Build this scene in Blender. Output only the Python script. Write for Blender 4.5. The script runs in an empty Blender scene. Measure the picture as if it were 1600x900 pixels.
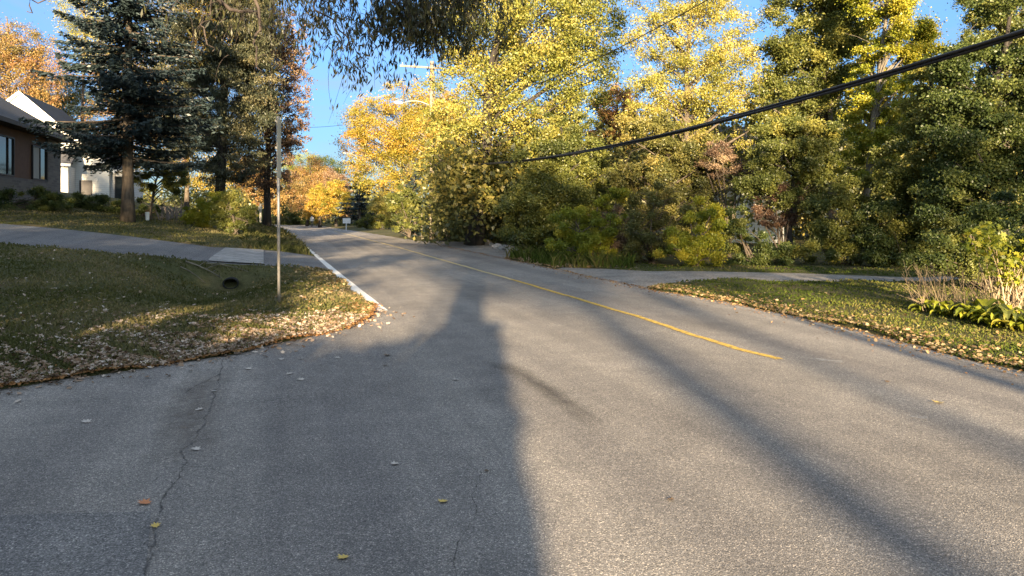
import bpy, bmesh, math, random
import numpy as np
from mathutils import Vector
from mathutils.geometry import delaunay_2d_cdt

random.seed(7)
RNG = np.random.default_rng(7)
S = bpy.context.scene
COL = S.collection
F, CX, HY, H = 1150.0, 800.0, 338.0, 1.6       # focal length and horizon in photo pixels, eye height
R = math.radians

# ------------------------------------------------------------------ camera, sky, sun, exposure
cam = bpy.data.cameras.new('camera')
cam.sensor_width = 36.0
cam.lens = 36.0 * F / 1600.0
cam.shift_y = -(450 - HY) / 1600.0
cam.clip_start, cam.clip_end = 0.05, 3000
co = bpy.data.objects.new('camera', cam)
COL.objects.link(co)
co.location = (0, 0, H)
co.rotation_euler = (R(90), 0, 0)
S.camera = co

SUN_EL = R(11.0)
SUN_SX = -0.048                                  # sideways drift of the light per metre forward
world = bpy.data.worlds.new('World')
S.world = world
world.use_nodes = True
wn, wl = world.node_tree.nodes, world.node_tree.links
bg = wn['Background']
sky = wn.new('ShaderNodeTexSky')
sky.sky_type = 'NISHITA'
sky.sun_disc = False
sky.sun_elevation = SUN_EL
sky.sun_rotation = math.pi + math.atan(SUN_SX)
sky.air_density = 1.0
sky.dust_density = 0.1
sky.ozone_density = 3.0
tcw = wn.new('ShaderNodeTexCoord')
sepw = wn.new('ShaderNodeSeparateXYZ')
wl.new(tcw.outputs['Generated'], sepw.inputs[0])
def wramp(stops):
    r_ = wn.new('ShaderNodeValToRGB'); e_ = r_.color_ramp.elements
    while len(e_) < len(stops): e_.new(0.5)
    for el_, (p_, c_) in zip(e_, stops): el_.position = p_; el_.color = (*c_, 1)
    return r_
def wmix(fac, a, b, mode='MIX'):
    m_ = wn.new('ShaderNodeMix'); m_.data_type = 'RGBA'; m_.blend_type = mode
    for k_, v_ in ((0, fac), (6, a), (7, b)):
        if hasattr(v_, 'links'): wl.new(v_, m_.inputs[k_])
        else: m_.inputs[k_].default_value = v_
    return m_.outputs[2]
# sky scaled by direction: added warm fill overhead and behind camera, darker blue ahead
sky_gain = wramp([(0.0, (0.20, 0.23, 0.32)), (0.10, (0.25, 0.31, 0.43)), (0.28, (0.43, 0.50, 0.62)), (0.55, (2.9, 1.75, 1.15)), (1.0, (3.2, 1.85, 1.2))])
sky_fill = wramp([(0.0, (1.1, 0.95, 0.80)), (0.28, (1.5, 1.2, 0.95)), (0.55, (2.9, 1.75, 1.15)), (1.0, (3.2, 1.85, 1.2))])
wl.new(sepw.outputs[2], sky_gain.inputs[0]); wl.new(sepw.outputs[2], sky_fill.inputs[0])
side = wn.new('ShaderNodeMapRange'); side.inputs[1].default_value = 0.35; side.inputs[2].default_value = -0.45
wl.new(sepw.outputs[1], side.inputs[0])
skyc = wmix(1.0, sky.outputs[0], wmix(side.outputs[0], sky_gain.outputs[0], sky_fill.outputs[0]), 'MULTIPLY')
mapw = wn.new('ShaderNodeMapping'); mapw.inputs['Scale'].default_value = (1.6, 1.6, 7.0)
wl.new(tcw.outputs['Generated'], mapw.inputs[0])
cirr = wn.new('ShaderNodeTexNoise'); cirr.inputs['Scale'].default_value = 2.2; cirr.inputs['Detail'].default_value = 7; cirr.inputs['Roughness'].default_value = 0.6; cirr.inputs['Distortion'].default_value = 0.8
wl.new(mapw.outputs[0], cirr.inputs['Vector'])
cram = wramp([(0.48, (0, 0, 0)), (0.80, (0.55, 0.55, 0.55))])
wl.new(cirr.outputs[0], cram.inputs[0])
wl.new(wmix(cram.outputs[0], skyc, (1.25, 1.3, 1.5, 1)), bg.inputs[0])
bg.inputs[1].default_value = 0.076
sun = bpy.data.lights.new('sun', 'SUN')
sun.energy = 5.0
sun.angle = R(0.55)
sun.color = (1.0, 0.77, 0.48)
so = bpy.data.objects.new('sun', sun)
COL.objects.link(so)
ld = Vector((SUN_SX, 1.0, -math.tan(SUN_EL))).normalized()
so.rotation_euler = ld.to_track_quat('-Z', 'Y').to_euler()
so.location = (0, -40, 30)
S.view_settings.view_transform = 'Standard'
S.view_settings.look = 'None'
S.view_settings.gamma = 1.0
S.view_settings.exposure = 2.58
S.view_settings.use_curve_mapping = False
S.render.engine = 'CYCLES'
S.cycles.max_bounces = 5
S.cycles.diffuse_bounces = 3
S.cycles.glossy_bounces = 2
S.cycles.transmission_bounces = 3
S.cycles.transparent_max_bounces = 6
S.cycles.use_denoising = True
S.cycles.caustics_reflective = False
S.cycles.caustics_refractive = False

# ------------------------------------------------------------------ helpers: tags, meshes, materials
def tag(o, label=None, cat=None, group=None, kind=None):
    if label: o['label'] = label
    if cat: o['category'] = cat
    if group: o['group'] = group
    if kind: o['kind'] = kind
    return o

def empty(name, loc, label, cat, group=None):
    o = bpy.data.objects.new(name, None)
    COL.objects.link(o)
    o.location = loc
    o.empty_display_size = 0.3
    return tag(o, label, cat, group)

def link(name, me, mat=None, parent=None):
    o = bpy.data.objects.new(name, me)
    COL.objects.link(o)
    if mat is not None: me.materials.append(mat)
    if parent is not None:
        o.parent = parent
        o.location = -Vector(parent.location)          # mesh data are in world metres
        o.rotation_euler = (0, 0, 0)
    return o

class MB:
    """collects shapes for one mesh"""
    def __init__(self):
        self.v, self.f = [], []
    def add(self, vs, fs):
        n = len(self.v)
        self.v.extend([tuple(p) for p in vs])
        self.f.extend([tuple(i + n for i in q) for q in fs])
    def box(self, o, ax, ay, az):
        """corner o and three edge vectors"""
        o, ax, ay, az = Vector(o), Vector(ax), Vector(ay), Vector(az)
        p = [o, o+ax, o+ax+ay, o+ay, o+az, o+ax+az, o+ax+ay+az, o+ay+az]
        self.add(p, [(0,3,2,1), (4,5,6,7), (0,1,5,4), (1,2,6,5), (2,3,7,6), (3,0,4,7)])
    def tube(self, pts, rad, sides=6, cap=True):
        pts = [Vector(p) for p in pts]
        vs, fs = [], []
        for i, p in enumerate(pts):
            a = pts[max(i-1, 0)]; b = pts[min(i+1, len(pts)-1)]
            d = (b - a).normalized()
            u = d.cross(Vector((0.31, 0.12, 0.94)) if abs(d.z) < 0.9 else Vector((1, 0.1, 0))).normalized()
            w = d.cross(u)
            r = rad[i] if hasattr(rad, '__len__') else rad
            for k in range(sides):
                t = 2*math.pi*k/sides
                vs.append(p + u*(r*math.cos(t)) + w*(r*math.sin(t)))
        for i in range(len(pts)-1):
            for k in range(sides):
                k2 = (k+1) % sides
                fs.append((i*sides+k, i*sides+k2, (i+1)*sides+k2, (i+1)*sides+k))
        if cap:
            fs.append(tuple(range(sides))[::-1])
            fs.append(tuple(range((len(pts)-1)*sides, len(pts)*sides)))
        self.add(vs, fs)
    def prism(self, poly, ext):
        """closed prism: polygon (list of 3-d points) pushed by vector ext"""
        n = len(poly); e = Vector(ext)
        vs = [Vector(p) for p in poly] + [Vector(p)+e for p in poly]
        fs = [tuple(range(n))[::-1], tuple(range(n, 2*n))]
        for i in range(n):
            j = (i+1) % n
            fs.append((i, j, n+j, n+i))
        self.add(vs, fs)
    def build(self, name, mat, parent=None, smooth=False):
        me = bpy.data.meshes.new(name)
        me.from_pydata(self.v, [], self.f)
        if smooth:
            me.polygons.foreach_set('use_smooth', [True]*len(me.polygons))
        bm = bmesh.new(); bm.from_mesh(me)
        bmesh.ops.recalc_face_normals(bm, faces=bm.faces)
        bm.to_mesh(me); bm.free()
        return link(name, me, mat, parent)

def fast_mesh(name, V, k, tint=None, mat=None, parent=None, smooth=False):
    """V: (N*k,3) vertices of N separate k-gons, tint: N floats kept per face"""
    V = np.ascontiguousarray(V, dtype=np.float32)
    n = len(V)//k
    me = bpy.data.meshes.new(name)
    me.vertices.add(n*k)
    me.vertices.foreach_set('co', V.ravel())
    me.loops.add(n*k)
    me.loops.foreach_set('vertex_index', np.arange(n*k, dtype=np.int32))
    me.polygons.add(n)
    me.polygons.foreach_set('loop_start', np.arange(0, n*k, k, dtype=np.int32))
    if tint is not None:
        a = me.attributes.new('tint', 'FLOAT', 'FACE')
        a.data.foreach_set('value', np.asarray(tint, dtype=np.float32))
    me.update(calc_edges=True)
    return link(name, me, mat, parent)

def nodes(name):
    m = bpy.data.materials.new(name)
    m.use_nodes = True
    nt = m.node_tree
    return m, nt.nodes, nt.links, nt.nodes['Principled BSDF']

def ramp(N, stops):
    r = N.new('ShaderNodeValToRGB')
    e = r.color_ramp.elements
    while len(e) < len(stops): e.new(0.5)
    for el, (p, c) in zip(e, stops):
        el.position = p
        el.color = (*c, 1) if len(c) == 3 else c
    return r

def noise(N, L, vec, scale, detail=4, rough=0.55, dist=0.0):
    t = N.new('ShaderNodeTexNoise')
    t.inputs['Scale'].default_value = scale
    t.inputs['Detail'].default_value = detail
    t.inputs['Roughness'].default_value = rough
    t.inputs['Distortion'].default_value = dist
    if vec is not None: L.new(vec, t.inputs['Vector'])
    return t

def mixc(N, L, fac, a, b, mode='MIX'):
    m = N.new('ShaderNodeMix'); m.data_type = 'RGBA'; m.blend_type = mode
    for s, v in ((m.inputs[0], fac), (m.inputs[6], a), (m.inputs[7], b)):
        if hasattr(v, 'links'): L.new(v, s)
        elif isinstance(v, (int, float)): s.default_value = v
        else: s.default_value = (*v, 1)
    return m.outputs[2]

def mat_plain(name, col, rough=0.7, var=0.25, scale=3.0, bump=0.0, bscale=30, metal=0.0, stretch=None):
    """one base colour broken up by noise"""
    m, N, L, P = nodes(name)
    tc = N.new('ShaderNodeTexCoord')
    vec = tc.outputs['Object']
    if stretch:
        mp = N.new('ShaderNodeMapping'); mp.inputs['Scale'].default_value = stretch
        L.new(vec, mp.inputs[0]); vec = mp.outputs[0]
    n = noise(N, L, vec, scale, 5)
    r = ramp(N, [(0.3, tuple(c*(1-var) for c in col)), (0.7, tuple(min(1, c*(1+var)) for c in col))])
    L.new(n.outputs[0], r.inputs[0])
    L.new(r.outputs[0], P.inputs['Base Color'])
    P.inputs['Roughness'].default_value = rough
    P.inputs['Metallic'].default_value = metal
    P.inputs['Specular IOR Level'].default_value = 0.3
    if bump:
        b = N.new('ShaderNodeBump'); b.inputs['Strength'].default_value = bump
        n2 = noise(N, L, vec, bscale, 4)
        L.new(n2.outputs[0], b.inputs['Height'])
        L.new(b.outputs[0], P.inputs['Normal'])
    return m

def mat_leaf(name, cols, transl=0.35, gloss=0.03):
    """leaf colours picked along a ramp by each leaf's own tint"""
    m = bpy.data.materials.new(name); m.use_nodes = True
    N, L = m.node_tree.nodes, m.node_tree.links
    N.remove(N['Principled BSDF'])
    a = N.new('ShaderNodeAttribute'); a.attribute_name = 'tint'
    n = len(cols)
    r = ramp(N, [(0.08 + 0.84*i/(n-1), c) for i, c in enumerate(cols)])
    L.new(a.outputs['Fac'], r.inputs[0])
    d = N.new('ShaderNodeBsdfDiffuse'); t = N.new('ShaderNodeBsdfTranslucent')
    L.new(r.outputs[0], d.inputs[0]); L.new(r.outputs[0], t.inputs[0])
    mx = N.new('ShaderNodeMixShader'); mx.inputs[0].default_value = transl
    L.new(d.outputs[0], mx.inputs[1]); L.new(t.outputs[0], mx.inputs[2])
    out = mx.outputs[0]
    if gloss:
        g = N.new('ShaderNodeBsdfGlossy'); g.inputs['Roughness'].default_value = 0.45
        m2 = N.new('ShaderNodeMixShader'); m2.inputs[0].default_value = gloss
        L.new(out, m2.inputs[1]); L.new(g.outputs[0], m2.inputs[2]); out = m2.outputs[0]
    L.new(out, N['Material Output'].inputs[0])
    return m

# ------------------------------------------------------------------ terrain
DX, DY = -0.291, 0.957                              # direction of the main road
def uv(x, y):
    return x*DX + y*DY, x*DY - y*DX                 # along, across (right is positive)

U_DRIVE = 23.0
def terrain(x, y):
    x = np.asarray(x, float); y = np.asarray(y, float)
    u, v = uv(x, y)
    w = np.maximum(0, 1.25 - v)
    s = np.clip(0.045 + 0.0075*(y - 12), 0.0, 0.29)
    far = np.clip((y - 62)/40, 0, 1)
    z = 20*(1 - np.exp(-w/20))*s*(1 - 0.75*far)
    # the ditch that ends at the culvert under the driveway
    up = np.clip((U_DRIVE - 0.2 - u)/1.3, 0, 1); up = up*up*(3-2*up)
    back = np.clip((u - 11.5)/8.5, 0, 1)
    wi = 1.0 + 0.3*back
    z = z - 0.80*np.exp(-((w - 3.0)/wi)**2)*up*back**1.3
    # low verge swell on the right
    r = np.clip((v - 8.6)/2.0, 0, 1)*np.clip((u-2)/3, 0, 1)
    z = z + 0.05*r
    return z

def T(x, y): return float(terrain(x, y))

def hit(px, py, dmax=400):
    """the terrain point seen at a photo pixel"""
    dx, dz = (px-CX)/F, (HY-py)/F
    lo = 2.0; d = 2.0
    f0 = H + dz*d - T(dx*d, d)
    while d < dmax:
        d2 = d*1.01 + 0.02
        f1 = H + dz*d2 - T(dx*d2, d2)
        if f1 <= 0 < f0:
            t = f0/(f0-f1); d = d + (d2-d)*t
            break
        d, f0 = d2, f1
    return Vector((dx*d, d, T(dx*d, d)))

def at(px, py, d): return Vector(((px-CX)/F*d, d, H + (HY-py)/F*d))

def wig(a, amp, sc, seed):
    return amp*(math.sin(a*sc+seed) + 0.6*math.sin(a*sc*2.3+seed*1.7) + 0.4*math.sin(a*sc*5.1+seed*0.6))/2

def dense(pts, step_k=0.02, smin=0.12):
    """points of a polyline every few percent of their distance"""
    out = []
    for a, b in zip(pts[:-1], pts[1:]):
        a2, b2 = Vector(a[:2]), Vector(b[:2])
        n = max(1, int((b2-a2).length / max(smin, step_k*min(a2.length, b2.length))))
        for i in range(n): out.append(a2.lerp(b2, i/n))
    out.append(Vector(pts[-1][:2]))
    return out

def px_line(pl): return [hit(*p) for p in pl]

left_edge = px_line([(437,357), (452,369), (470,381), (488,398), (512,421), (540,444), (566,466), (584,481)]) + \
            px_line([(588,489), (576,497), (556,505), (520,519), (450,534), (380,549), (300,563), (150,588), (0,608), (-260,646), (-700,700)])
right_edge = px_line([(1900,662), (1600,583), (1400,531), (1230,491), (1100,466), (1030,454), (960,440), (900,427), (830,412),
                      (780,402), (720,389), (650,376), (600,368), (560,361.5), (535,358)])
far_r = Vector((-30, 118)); far_l = Vector((-39.5, 116))
far2_r, far2_l = Vector((-52, 150)), Vector((-60, 146))
le = dense(left_edge); re_ = dense(right_edge)
def ragged(line, amp, seed):
    out = []
    for i, p in enumerate(line):
        if 0 < i < len(line)-1:
            t = (line[i+1]-line[i-1]).normalized()
            out.append(p + Vector((-t.y, t.x))*wig(p.x*0.6+p.y, amp, 2.1, seed))
        else: out.append(p)
    return out
le = ragged(le, 0.09, 1.0); re_ = ragged(re_, 0.09, 2.0)
road_poly = [far2_l, far_l] + le + [Vector((-16, 2)), Vector((-16, -14)), Vector((13, -14))] + re_ + [far_r, far2_r]

drive_poly = dense(px_line([(520,424), (495,419), (412,415), (330,411), (200,398), (0,380)]) + [Vector((-22, 19.0)), Vector((-24, 25.5))]
                   + px_line([(-20,347), (0,349.5), (100,358), (200,369), (330,386), (440,393), (484,399), (500,403)]))
gravel_poly = dense(px_line([(860,422), (880,418), (940,420), (1020,424), (1100,424), (1250,427), (1420,433.5)]) + [Vector((16.5, 20.3)), Vector((16.0, 18.2))]
                    + px_line([(1420,440), (1250,440), (1120,438), (1045,442), (1005,452), (980,449)]))
shoulder_poly = dense(px_line([(640,376), (690,377), (760,379), (800,384), (822,396), (790,403), (770,402.5), (715,389.5)]))

def inside(poly, X, Y):
    X = np.asarray(X); Y = np.asarray(Y)
    c = np.zeros(X.shape, bool)
    n = len(poly)
    for i in range(n):
        x1, y1 = poly[i][0], poly[i][1]; x2, y2 = poly[(i+1) % n][0], poly[(i+1) % n][1]
        if y1 == y2: continue
        m = ((y1 > Y) != (y2 > Y)) & (X < (x2-x1)*(Y-y1)/(y2-y1) + x1)
        c ^= m
    return c

def edge_dist(poly, X, Y):
    """distance of points to an open polyline"""
    best = np.full(np.shape(X), 1e9)
    for a, b in zip(poly[:-1], poly[1:]):
        dx, dy = b[0]-a[0], b[1]-a[1]
        l2 = dx*dx+dy*dy + 1e-12
        t = np.clip(((X-a[0])*dx + (Y-a[1])*dy)/l2, 0, 1)
        best = np.minimum(best, np.hypot(X-a[0]-t*dx, Y-a[1]-t*dy))
    return best

def build_ground():
    pts = []
    rr = [0.6]
    while rr[-1] < 900: rr.append(rr[-1]*1.03 + 0.02)
    k = 0
    for i, r in enumerate(rr):
        k += 1
        for a in np.arange(-50, 50.01, 0.9 if r < 130 else 2.5):
            an = R(a + (0.45 if k % 2 else 0))
            pts.append((r*math.sin(an), r*math.cos(an)))
        if i % 6 == 0:
            for a in np.arange(56, 304.1, 8):
                pts.append((r*math.sin(R(a)), r*math.cos(R(a))))
    polys = [road_poly, drive_poly, gravel_poly, shoulder_poly]
    V = [Vector(p) for p in pts]
    E = []
    for pl in polys:
        n0 = len(V)
        V += [Vector((p[0], p[1])) for p in pl]
        E += [(n0+i, n0+(i+1) % len(pl)) for i in range(len(pl))]
    vo, eo, fo = delaunay_2d_cdt(V, E, [], 0, 1e-4)[:3]
    vo = np.array([(p.x, p.y) for p in vo])
    fo = np.array([f for f in fo if len(f) == 3])
    c = vo[fo].mean(axis=1)
    cls = np.zeros(len(fo), int)
    for k, pl in ((4, shoulder_poly), (3, gravel_poly), (2, drive_poly), (1, road_poly)):
        cls[inside(pl, c[:, 0], c[:, 1])] = k
    Z = terrain(vo[:, 0], vo[:, 1])
    # lawn is uneven; hard surfaces are not
    hard = np.zeros(len(vo), bool)
    for f, k in zip(fo, cls):
        if k: hard[f] = True
    d = np.hypot(vo[:, 0], vo[:, 1])
    bump = 0.025*np.sin(vo[:, 0]*2.1+0.3)*np.sin(vo[:, 1]*1.7) + 0.015*np.sin(vo[:, 0]*5.3+vo[:, 1]*3.1)
    Z = np.where(hard, Z, Z + bump + 0.03)
    res = {}
    for k in range(5):
        ff = fo[cls == k]
        used, inv = np.unique(ff, return_inverse=True)
        me = bpy.data.meshes.new('ground')
        me.from_pydata([(vo[i, 0], vo[i, 1], Z[i]) for i in used], [], inv.reshape(-1, 3).tolist())
        me.polygons.foreach_set('use_smooth', [True]*len(me.polygons))
        if len(me.polygons) and me.polygons[0].normal.z < 0: me.flip_normals()
        me.update()
        res[k] = me
    return res

# ------------------------------------------------------------------ ground materials
def mat_asphalt(name, base, speck=0.5, warm=0.0):
    m, N, L, P = nodes(name)
    tc = N.new('ShaderNodeTexCoord'); vec = tc.outputs['Object']
    big = noise(N, L, vec, 0.35, 5, 0.6, 0.4)
    mid = noise(N, L, vec, 2.6, 5, 0.65)
    fine = noise(N, L, vec, 120, 3, 0.7)
    vor = N.new('ShaderNodeTexVoronoi'); vor.inputs['Scale'].default_value = 150
    L.new(vec, vor.inputs['Vector'])
    # tyre-polished lanes run along the road
    rb = ramp(N, [(0.3, tuple(c*0.82 for c in base)), (0.7, tuple(c*1.15 for c in base))])
    L.new(big.outputs[0], rb.inputs[0])
    rm = ramp(N, [(0.3, (0.86, 0.86, 0.86)), (0.7, (1.13, 1.12, 1.10))])
    L.new(mid.outputs[0], rm.inputs[0])
    c = mixc(N, L, 1.0, rb.outputs[0], rm.outputs[0], 'MULTIPLY')
    mr = N.new('ShaderNodeMapping'); mr.inputs['Rotation'].default_value = (0, 0, -math.atan2(-DX, DY))
    L.new(vec, mr.inputs[0])
    ms = N.new('ShaderNodeMapping'); ms.inputs['Scale'].default_value = (1.1, 0.035, 1); L.new(mr.outputs[0], ms.inputs[0])
    tr = noise(N, L, ms.outputs[0], 1.0, 4, 0.6)
    rt_ = ramp(N, [(0.35, (0.75, 0.75, 0.77)), (0.65, (1.17, 1.16, 1.13))]); L.new(tr.outputs[0], rt_.inputs[0])
    c = mixc(N, L, 1.0, c, rt_.outputs[0], 'MULTIPLY')
    sp = noise(N, L, vec, 9, 4, 0.8); rs_ = ramp(N, [(0.26, (0.72, 0.72, 0.72)), (0.40, (1, 1, 1))]); L.new(sp.outputs[0], rs_.inputs[0])
    c = mixc(N, L, 1.0, c, rs_.outputs[0], 'MULTIPLY')
    rf = ramp(N, [(0.32, (1-speck,)*3), (0.5, (1, 1, 1)), (0.72, (1+speck*1.5,)*3)])
    L.new(fine.outputs[0], rf.inputs[0])
    c = mixc(N, L, 1.0, c, rf.outputs[0], 'MULTIPLY')
    sep = N.new('ShaderNodeSeparateColor'); L.new(vor.outputs['Color'], sep.inputs[0])
    rv = ramp(N, [(0.0, (0.55,)*3), (0.25, (0.9,)*3), (0.8, (1.08,)*3), (1.0, (2.4, 2.3, 2.15))])
    L.new(sep.outputs[0], rv.inputs[0])
    gr = noise(N, L, vec, 34, 3, 0.8); rg_ = ramp(N, [(0.30, (0.66,)*3), (0.5, (1, 1, 1)), (0.70, (1.30,)*3)]); L.new(gr.outputs[0], rg_.inputs[0])
    c = mixc(N, L, 1.0, c, rg_.outputs[0], 'MULTIPLY')
    c = mixc(N, L, 0.9, c, mixc(N, L, 1.0, c, rv.outputs[0], 'MULTIPLY'))
    L.new(c, P.inputs['Base Color'])
    P.inputs['Roughness'].default_value = 0.85
    P.inputs['Specular IOR Level'].default_value = 0.25
    b = N.new('ShaderNodeBump'); b.inputs['Strength'].default_value = 0.6; b.inputs['Distance'].default_value = 0.006
    ad = N.new('ShaderNodeMath'); ad.operation = 'ADD'
    L.new(fine.outputs[0], ad.inputs[0]); L.new(vor.outputs['Distance'], ad.inputs[1])
    L.new(ad.outputs[0], b.inputs['Height']); L.new(b.outputs[0], P.inputs['Normal'])
    return m

def mat_lawn():
    m, N, L, P = nodes('lawn')
    tc = N.new('ShaderNodeTexCoord'); vec = tc.outputs['Object']
    a = noise(N, L, vec, 0.5, 6, 0.6, 0.5)
    b = noise(N, L, vec, 5.0, 6, 0.7)
    c = noise(N, L, vec, 60, 3, 0.7)
    ra = ramp(N, [(0.3, (0.056, 0.066, 0.026)), (0.5, (0.085, 0.084, 0.038)), (0.68, (0.130, 0.104, 0.060))])
    L.new(a.outputs[0], ra.inputs[0])
    rb = ramp(N, [(0.3, (0.55, 0.58, 0.5)), (0.7, (1.35, 1.3, 1.3))])
    L.new(b.outputs[0], rb.inputs[0])
    x = mixc(N, L, 1.0, ra.outputs[0], rb.outputs[0], 'MULTIPLY')
    rc = ramp(N, [(0.3, (0.45,)*3), (0.7, (1.5,)*3)])
    L.new(c.outputs[0], rc.inputs[0])
    x = mixc(N, L, 1.0, x, rc.outputs[0], 'MULTIPLY')
    L.new(x, P.inputs['Base Color'])
    P.inputs['Roughness'].default_value = 0.95
    P.inputs['Specular IOR Level'].default_value = 0.1
    bp = N.new('ShaderNodeBump'); bp.inputs['Strength'].default_value = 0.8; bp.inputs['Distance'].default_value = 0.03
    L.new(c.outputs[0], bp.inputs['Height']); L.new(bp.outputs[0], P.inputs['Normal'])
    return m

def mat_gravel(name, base):
    m, N, L, P = nodes(name)
    tc = N.new('ShaderNodeTexCoord'); vec = tc.outputs['Object']
    v = N.new('ShaderNodeTexVoronoi'); v.inputs['Scale'].default_value = 28; L.new(vec, v.inputs['Vector'])
    n = noise(N, L, vec, 1.1, 5, 0.6)
    r = ramp(N, [(0.3, tuple(c*0.65 for c in base)), (0.7, tuple(c*1.25 for c in base))]); L.new(n.outputs[0], r.inputs[0])
    s = N.new('ShaderNodeSeparateColor'); L.new(v.outputs['Color'], s.inputs[0])
    r2 = ramp(N, [(0, (0.6,)*3), (1, (1.5,)*3)]); L.new(s.outputs[0], r2.inputs[0])
    L.new(mixc(N, L, 1.0, r.outputs[0], r2.outputs[0], 'MULTIPLY'), P.inputs['Base Color'])
    P.inputs['Roughness'].default_value = 0.9
    b = N.new('ShaderNodeBump'); b.inputs['Strength'].default_value = 0.8; b.inputs['Distance'].default_value = 0.02
    L.new(v.outputs['Distance'], b.inputs['Height']); L.new(b.outputs[0], P.inputs['Normal'])
    return m

def mat_worn(name, col, keep=0.5, scale=9.0, soft=0.15, rough=0.8, fade=0.8):
    """paint, sealant or stain worn through to what lies below"""
    m, N, L, P = nodes(name)
    tc = N.new('ShaderNodeTexCoord'); vec = tc.outputs['Object']
    n = noise(N, L, vec, scale, 8, 0.72)
    r = ramp(N, [(max(0, 1-keep-soft), (0, 0, 0)), (min(1, 1-keep+soft), (1, 1, 1))])
    L.new(n.outputs[0], r.inputs[0])
    ea = N.new('ShaderNodeAttribute'); ea.attribute_name = 'edge'
    re2 = ramp(N, [(0, (1, 1, 1)), (fade, (1, 1, 1)), (1, (0, 0, 0))]); L.new(ea.outputs['Fac'], re2.inputs[0])
    L.new(mixc(N, L, 1.0, r.outputs[0], re2.outputs[0], 'MULTIPLY'), P.inputs['Alpha'])
    n2 = noise(N, L, vec, 40, 3)
    rc = ramp(N, [(0.3, tuple(c*0.75 for c in col)), (0.7, tuple(c*1.15 for c in col))]); L.new(n2.outputs[0], rc.inputs[0])
    L.new(rc.outputs[0], P.inputs['Base Color'])
    P.inputs['Roughness'].default_value = rough
    P.inputs['Specular IOR Level'].default_value = 0.2
    return m

def mat_pavers():
    m, N, L, P = nodes('pavers')
    tc = N.new('ShaderNodeTexCoord')
    mp = N.new('ShaderNodeMapping'); mp.inputs['Rotation'].default_value = (0, 0, math.atan2(0.291, 0.957))
    L.new(tc.outputs['Object'], mp.inputs[0])
    b = N.new('ShaderNodeTexBrick'); L.new(mp.outputs[0], b.inputs[0])
    b.inputs['Scale'].default_value = 1.0
    b.inputs['Brick Width'].default_value = 0.9; b.inputs['Row Height'].default_value = 0.6
    b.inputs['Mortar Size'].default_value = 0.02
    b.inputs['Color1'].default_value = (0.30, 0.29, 0.28, 1); b.inputs['Color2'].default_value = (0.22, 0.215, 0.21, 1)
    b.inputs['Mortar'].default_value = (0.10, 0.10, 0.095, 1)
    n = noise(N, L, tc.outputs['Object'], 6, 5)
    r = ramp(N, [(0.3, (0.75,)*3), (0.7, (1.2,)*3)]); L.new(n.outputs[0], r.inputs[0])
    L.new(mixc(N, L, 1.0, b.outputs[0], r.outputs[0], 'MULTIPLY'), P.inputs['Base Color'])
    P.inputs['Roughness'].default_value = 0.85
    return m

M = {}
M['asphalt'] = mat_asphalt('asphalt', (0.190, 0.179, 0.170), 0.52)
M['drive'] = mat_asphalt('driveway_asphalt', (0.132, 0.133, 0.140), 0.3)
M['gravel'] = mat_gravel('gravel', (0.20, 0.185, 0.17))
M['lawn'] = mat_lawn()
M['white_paint'] = mat_worn('white_paint', (0.70, 0.69, 0.66), 0.68, 7.0, 0.1)
M['faint_paint'] = mat_worn('faint_white_paint', (0.42, 0.41, 0.39), 0.46, 7.0, 0.16)
M['yellow_paint'] = mat_worn('yellow_paint', (0.58, 0.39, 0.08), 0.60, 11.0, 0.2)
M['yellow_faint'] = mat_worn('worn_yellow_paint', (0.50, 0.40, 0.20), 0.64, 8.0, 0.15)
M['crack'] = mat_worn('crack_fill', (0.075, 0.072, 0.070), 0.47, 16.0, 0.2, fade=0.2)
M['stain'] = mat_worn('tyre_stain', (0.085, 0.080, 0.076), 0.48, 2.0, 0.4, fade=0.0)
M['dirt'] = mat_worn('dirt_stain', (0.165, 0.140, 0.118), 0.42, 6.0, 0.3, fade=0.0)
M['patch'] = mat_asphalt('asphalt_patch', (0.150, 0.146, 0.146), 0.6)
M['bark'] = mat_plain('bark', (0.085, 0.068, 0.052), 0.9, 0.45, 9, 0.7, 24, stretch=(1, 1, 0.22))
M['bark_pale'] = mat_plain('pale_bark', (0.15, 0.13, 0.105), 0.85, 0.4, 8, 0.5, 20, stretch=(1, 1, 0.3))
M['bark_dark'] = mat_plain('dark_bark', (0.035, 0.030, 0.026), 0.9, 0.4, 9, 0.6, 24, stretch=(1, 1, 0.22))
M['stem'] = mat_plain('dry_stem', (0.30, 0.235, 0.15), 0.85, 0.3, 14)
M['stalk'] = mat_plain('dry_stalk', (0.19, 0.145, 0.092), 0.85, 0.35, 14)
M['twig'] = mat_plain('twig', (0.06, 0.048, 0.042), 0.9, 0.3, 14)
M['pole_wood'] = mat_plain('pole_wood', (0.20, 0.172, 0.135), 0.85, 0.25, 7, 0.4, 30, stretch=(1, 1, 0.1))
M['steel'] = mat_plain('galvanised_steel', (0.30, 0.29, 0.28), 0.5, 0.2, 9, metal=0.4)
M['sign_back'] = mat_plain('weathered_sign', (0.45, 0.41, 0.33), 0.6, 0.15, 6)
M['white_sign'] = mat_plain('white_sign', (0.62, 0.62, 0.62), 0.6, 0.08, 6)
M['cable'] = mat_plain('black_cable', (0.018, 0.018, 0.020), 0.55, 0.2, 10)
M['black'] = mat_plain('black_plastic', (0.012, 0.012, 0.012), 0.7, 0.2, 5)
M['rock'] = mat_plain('rock', (0.24, 0.23, 0.22), 0.9, 0.3, 6, 0.6, 12)

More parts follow.
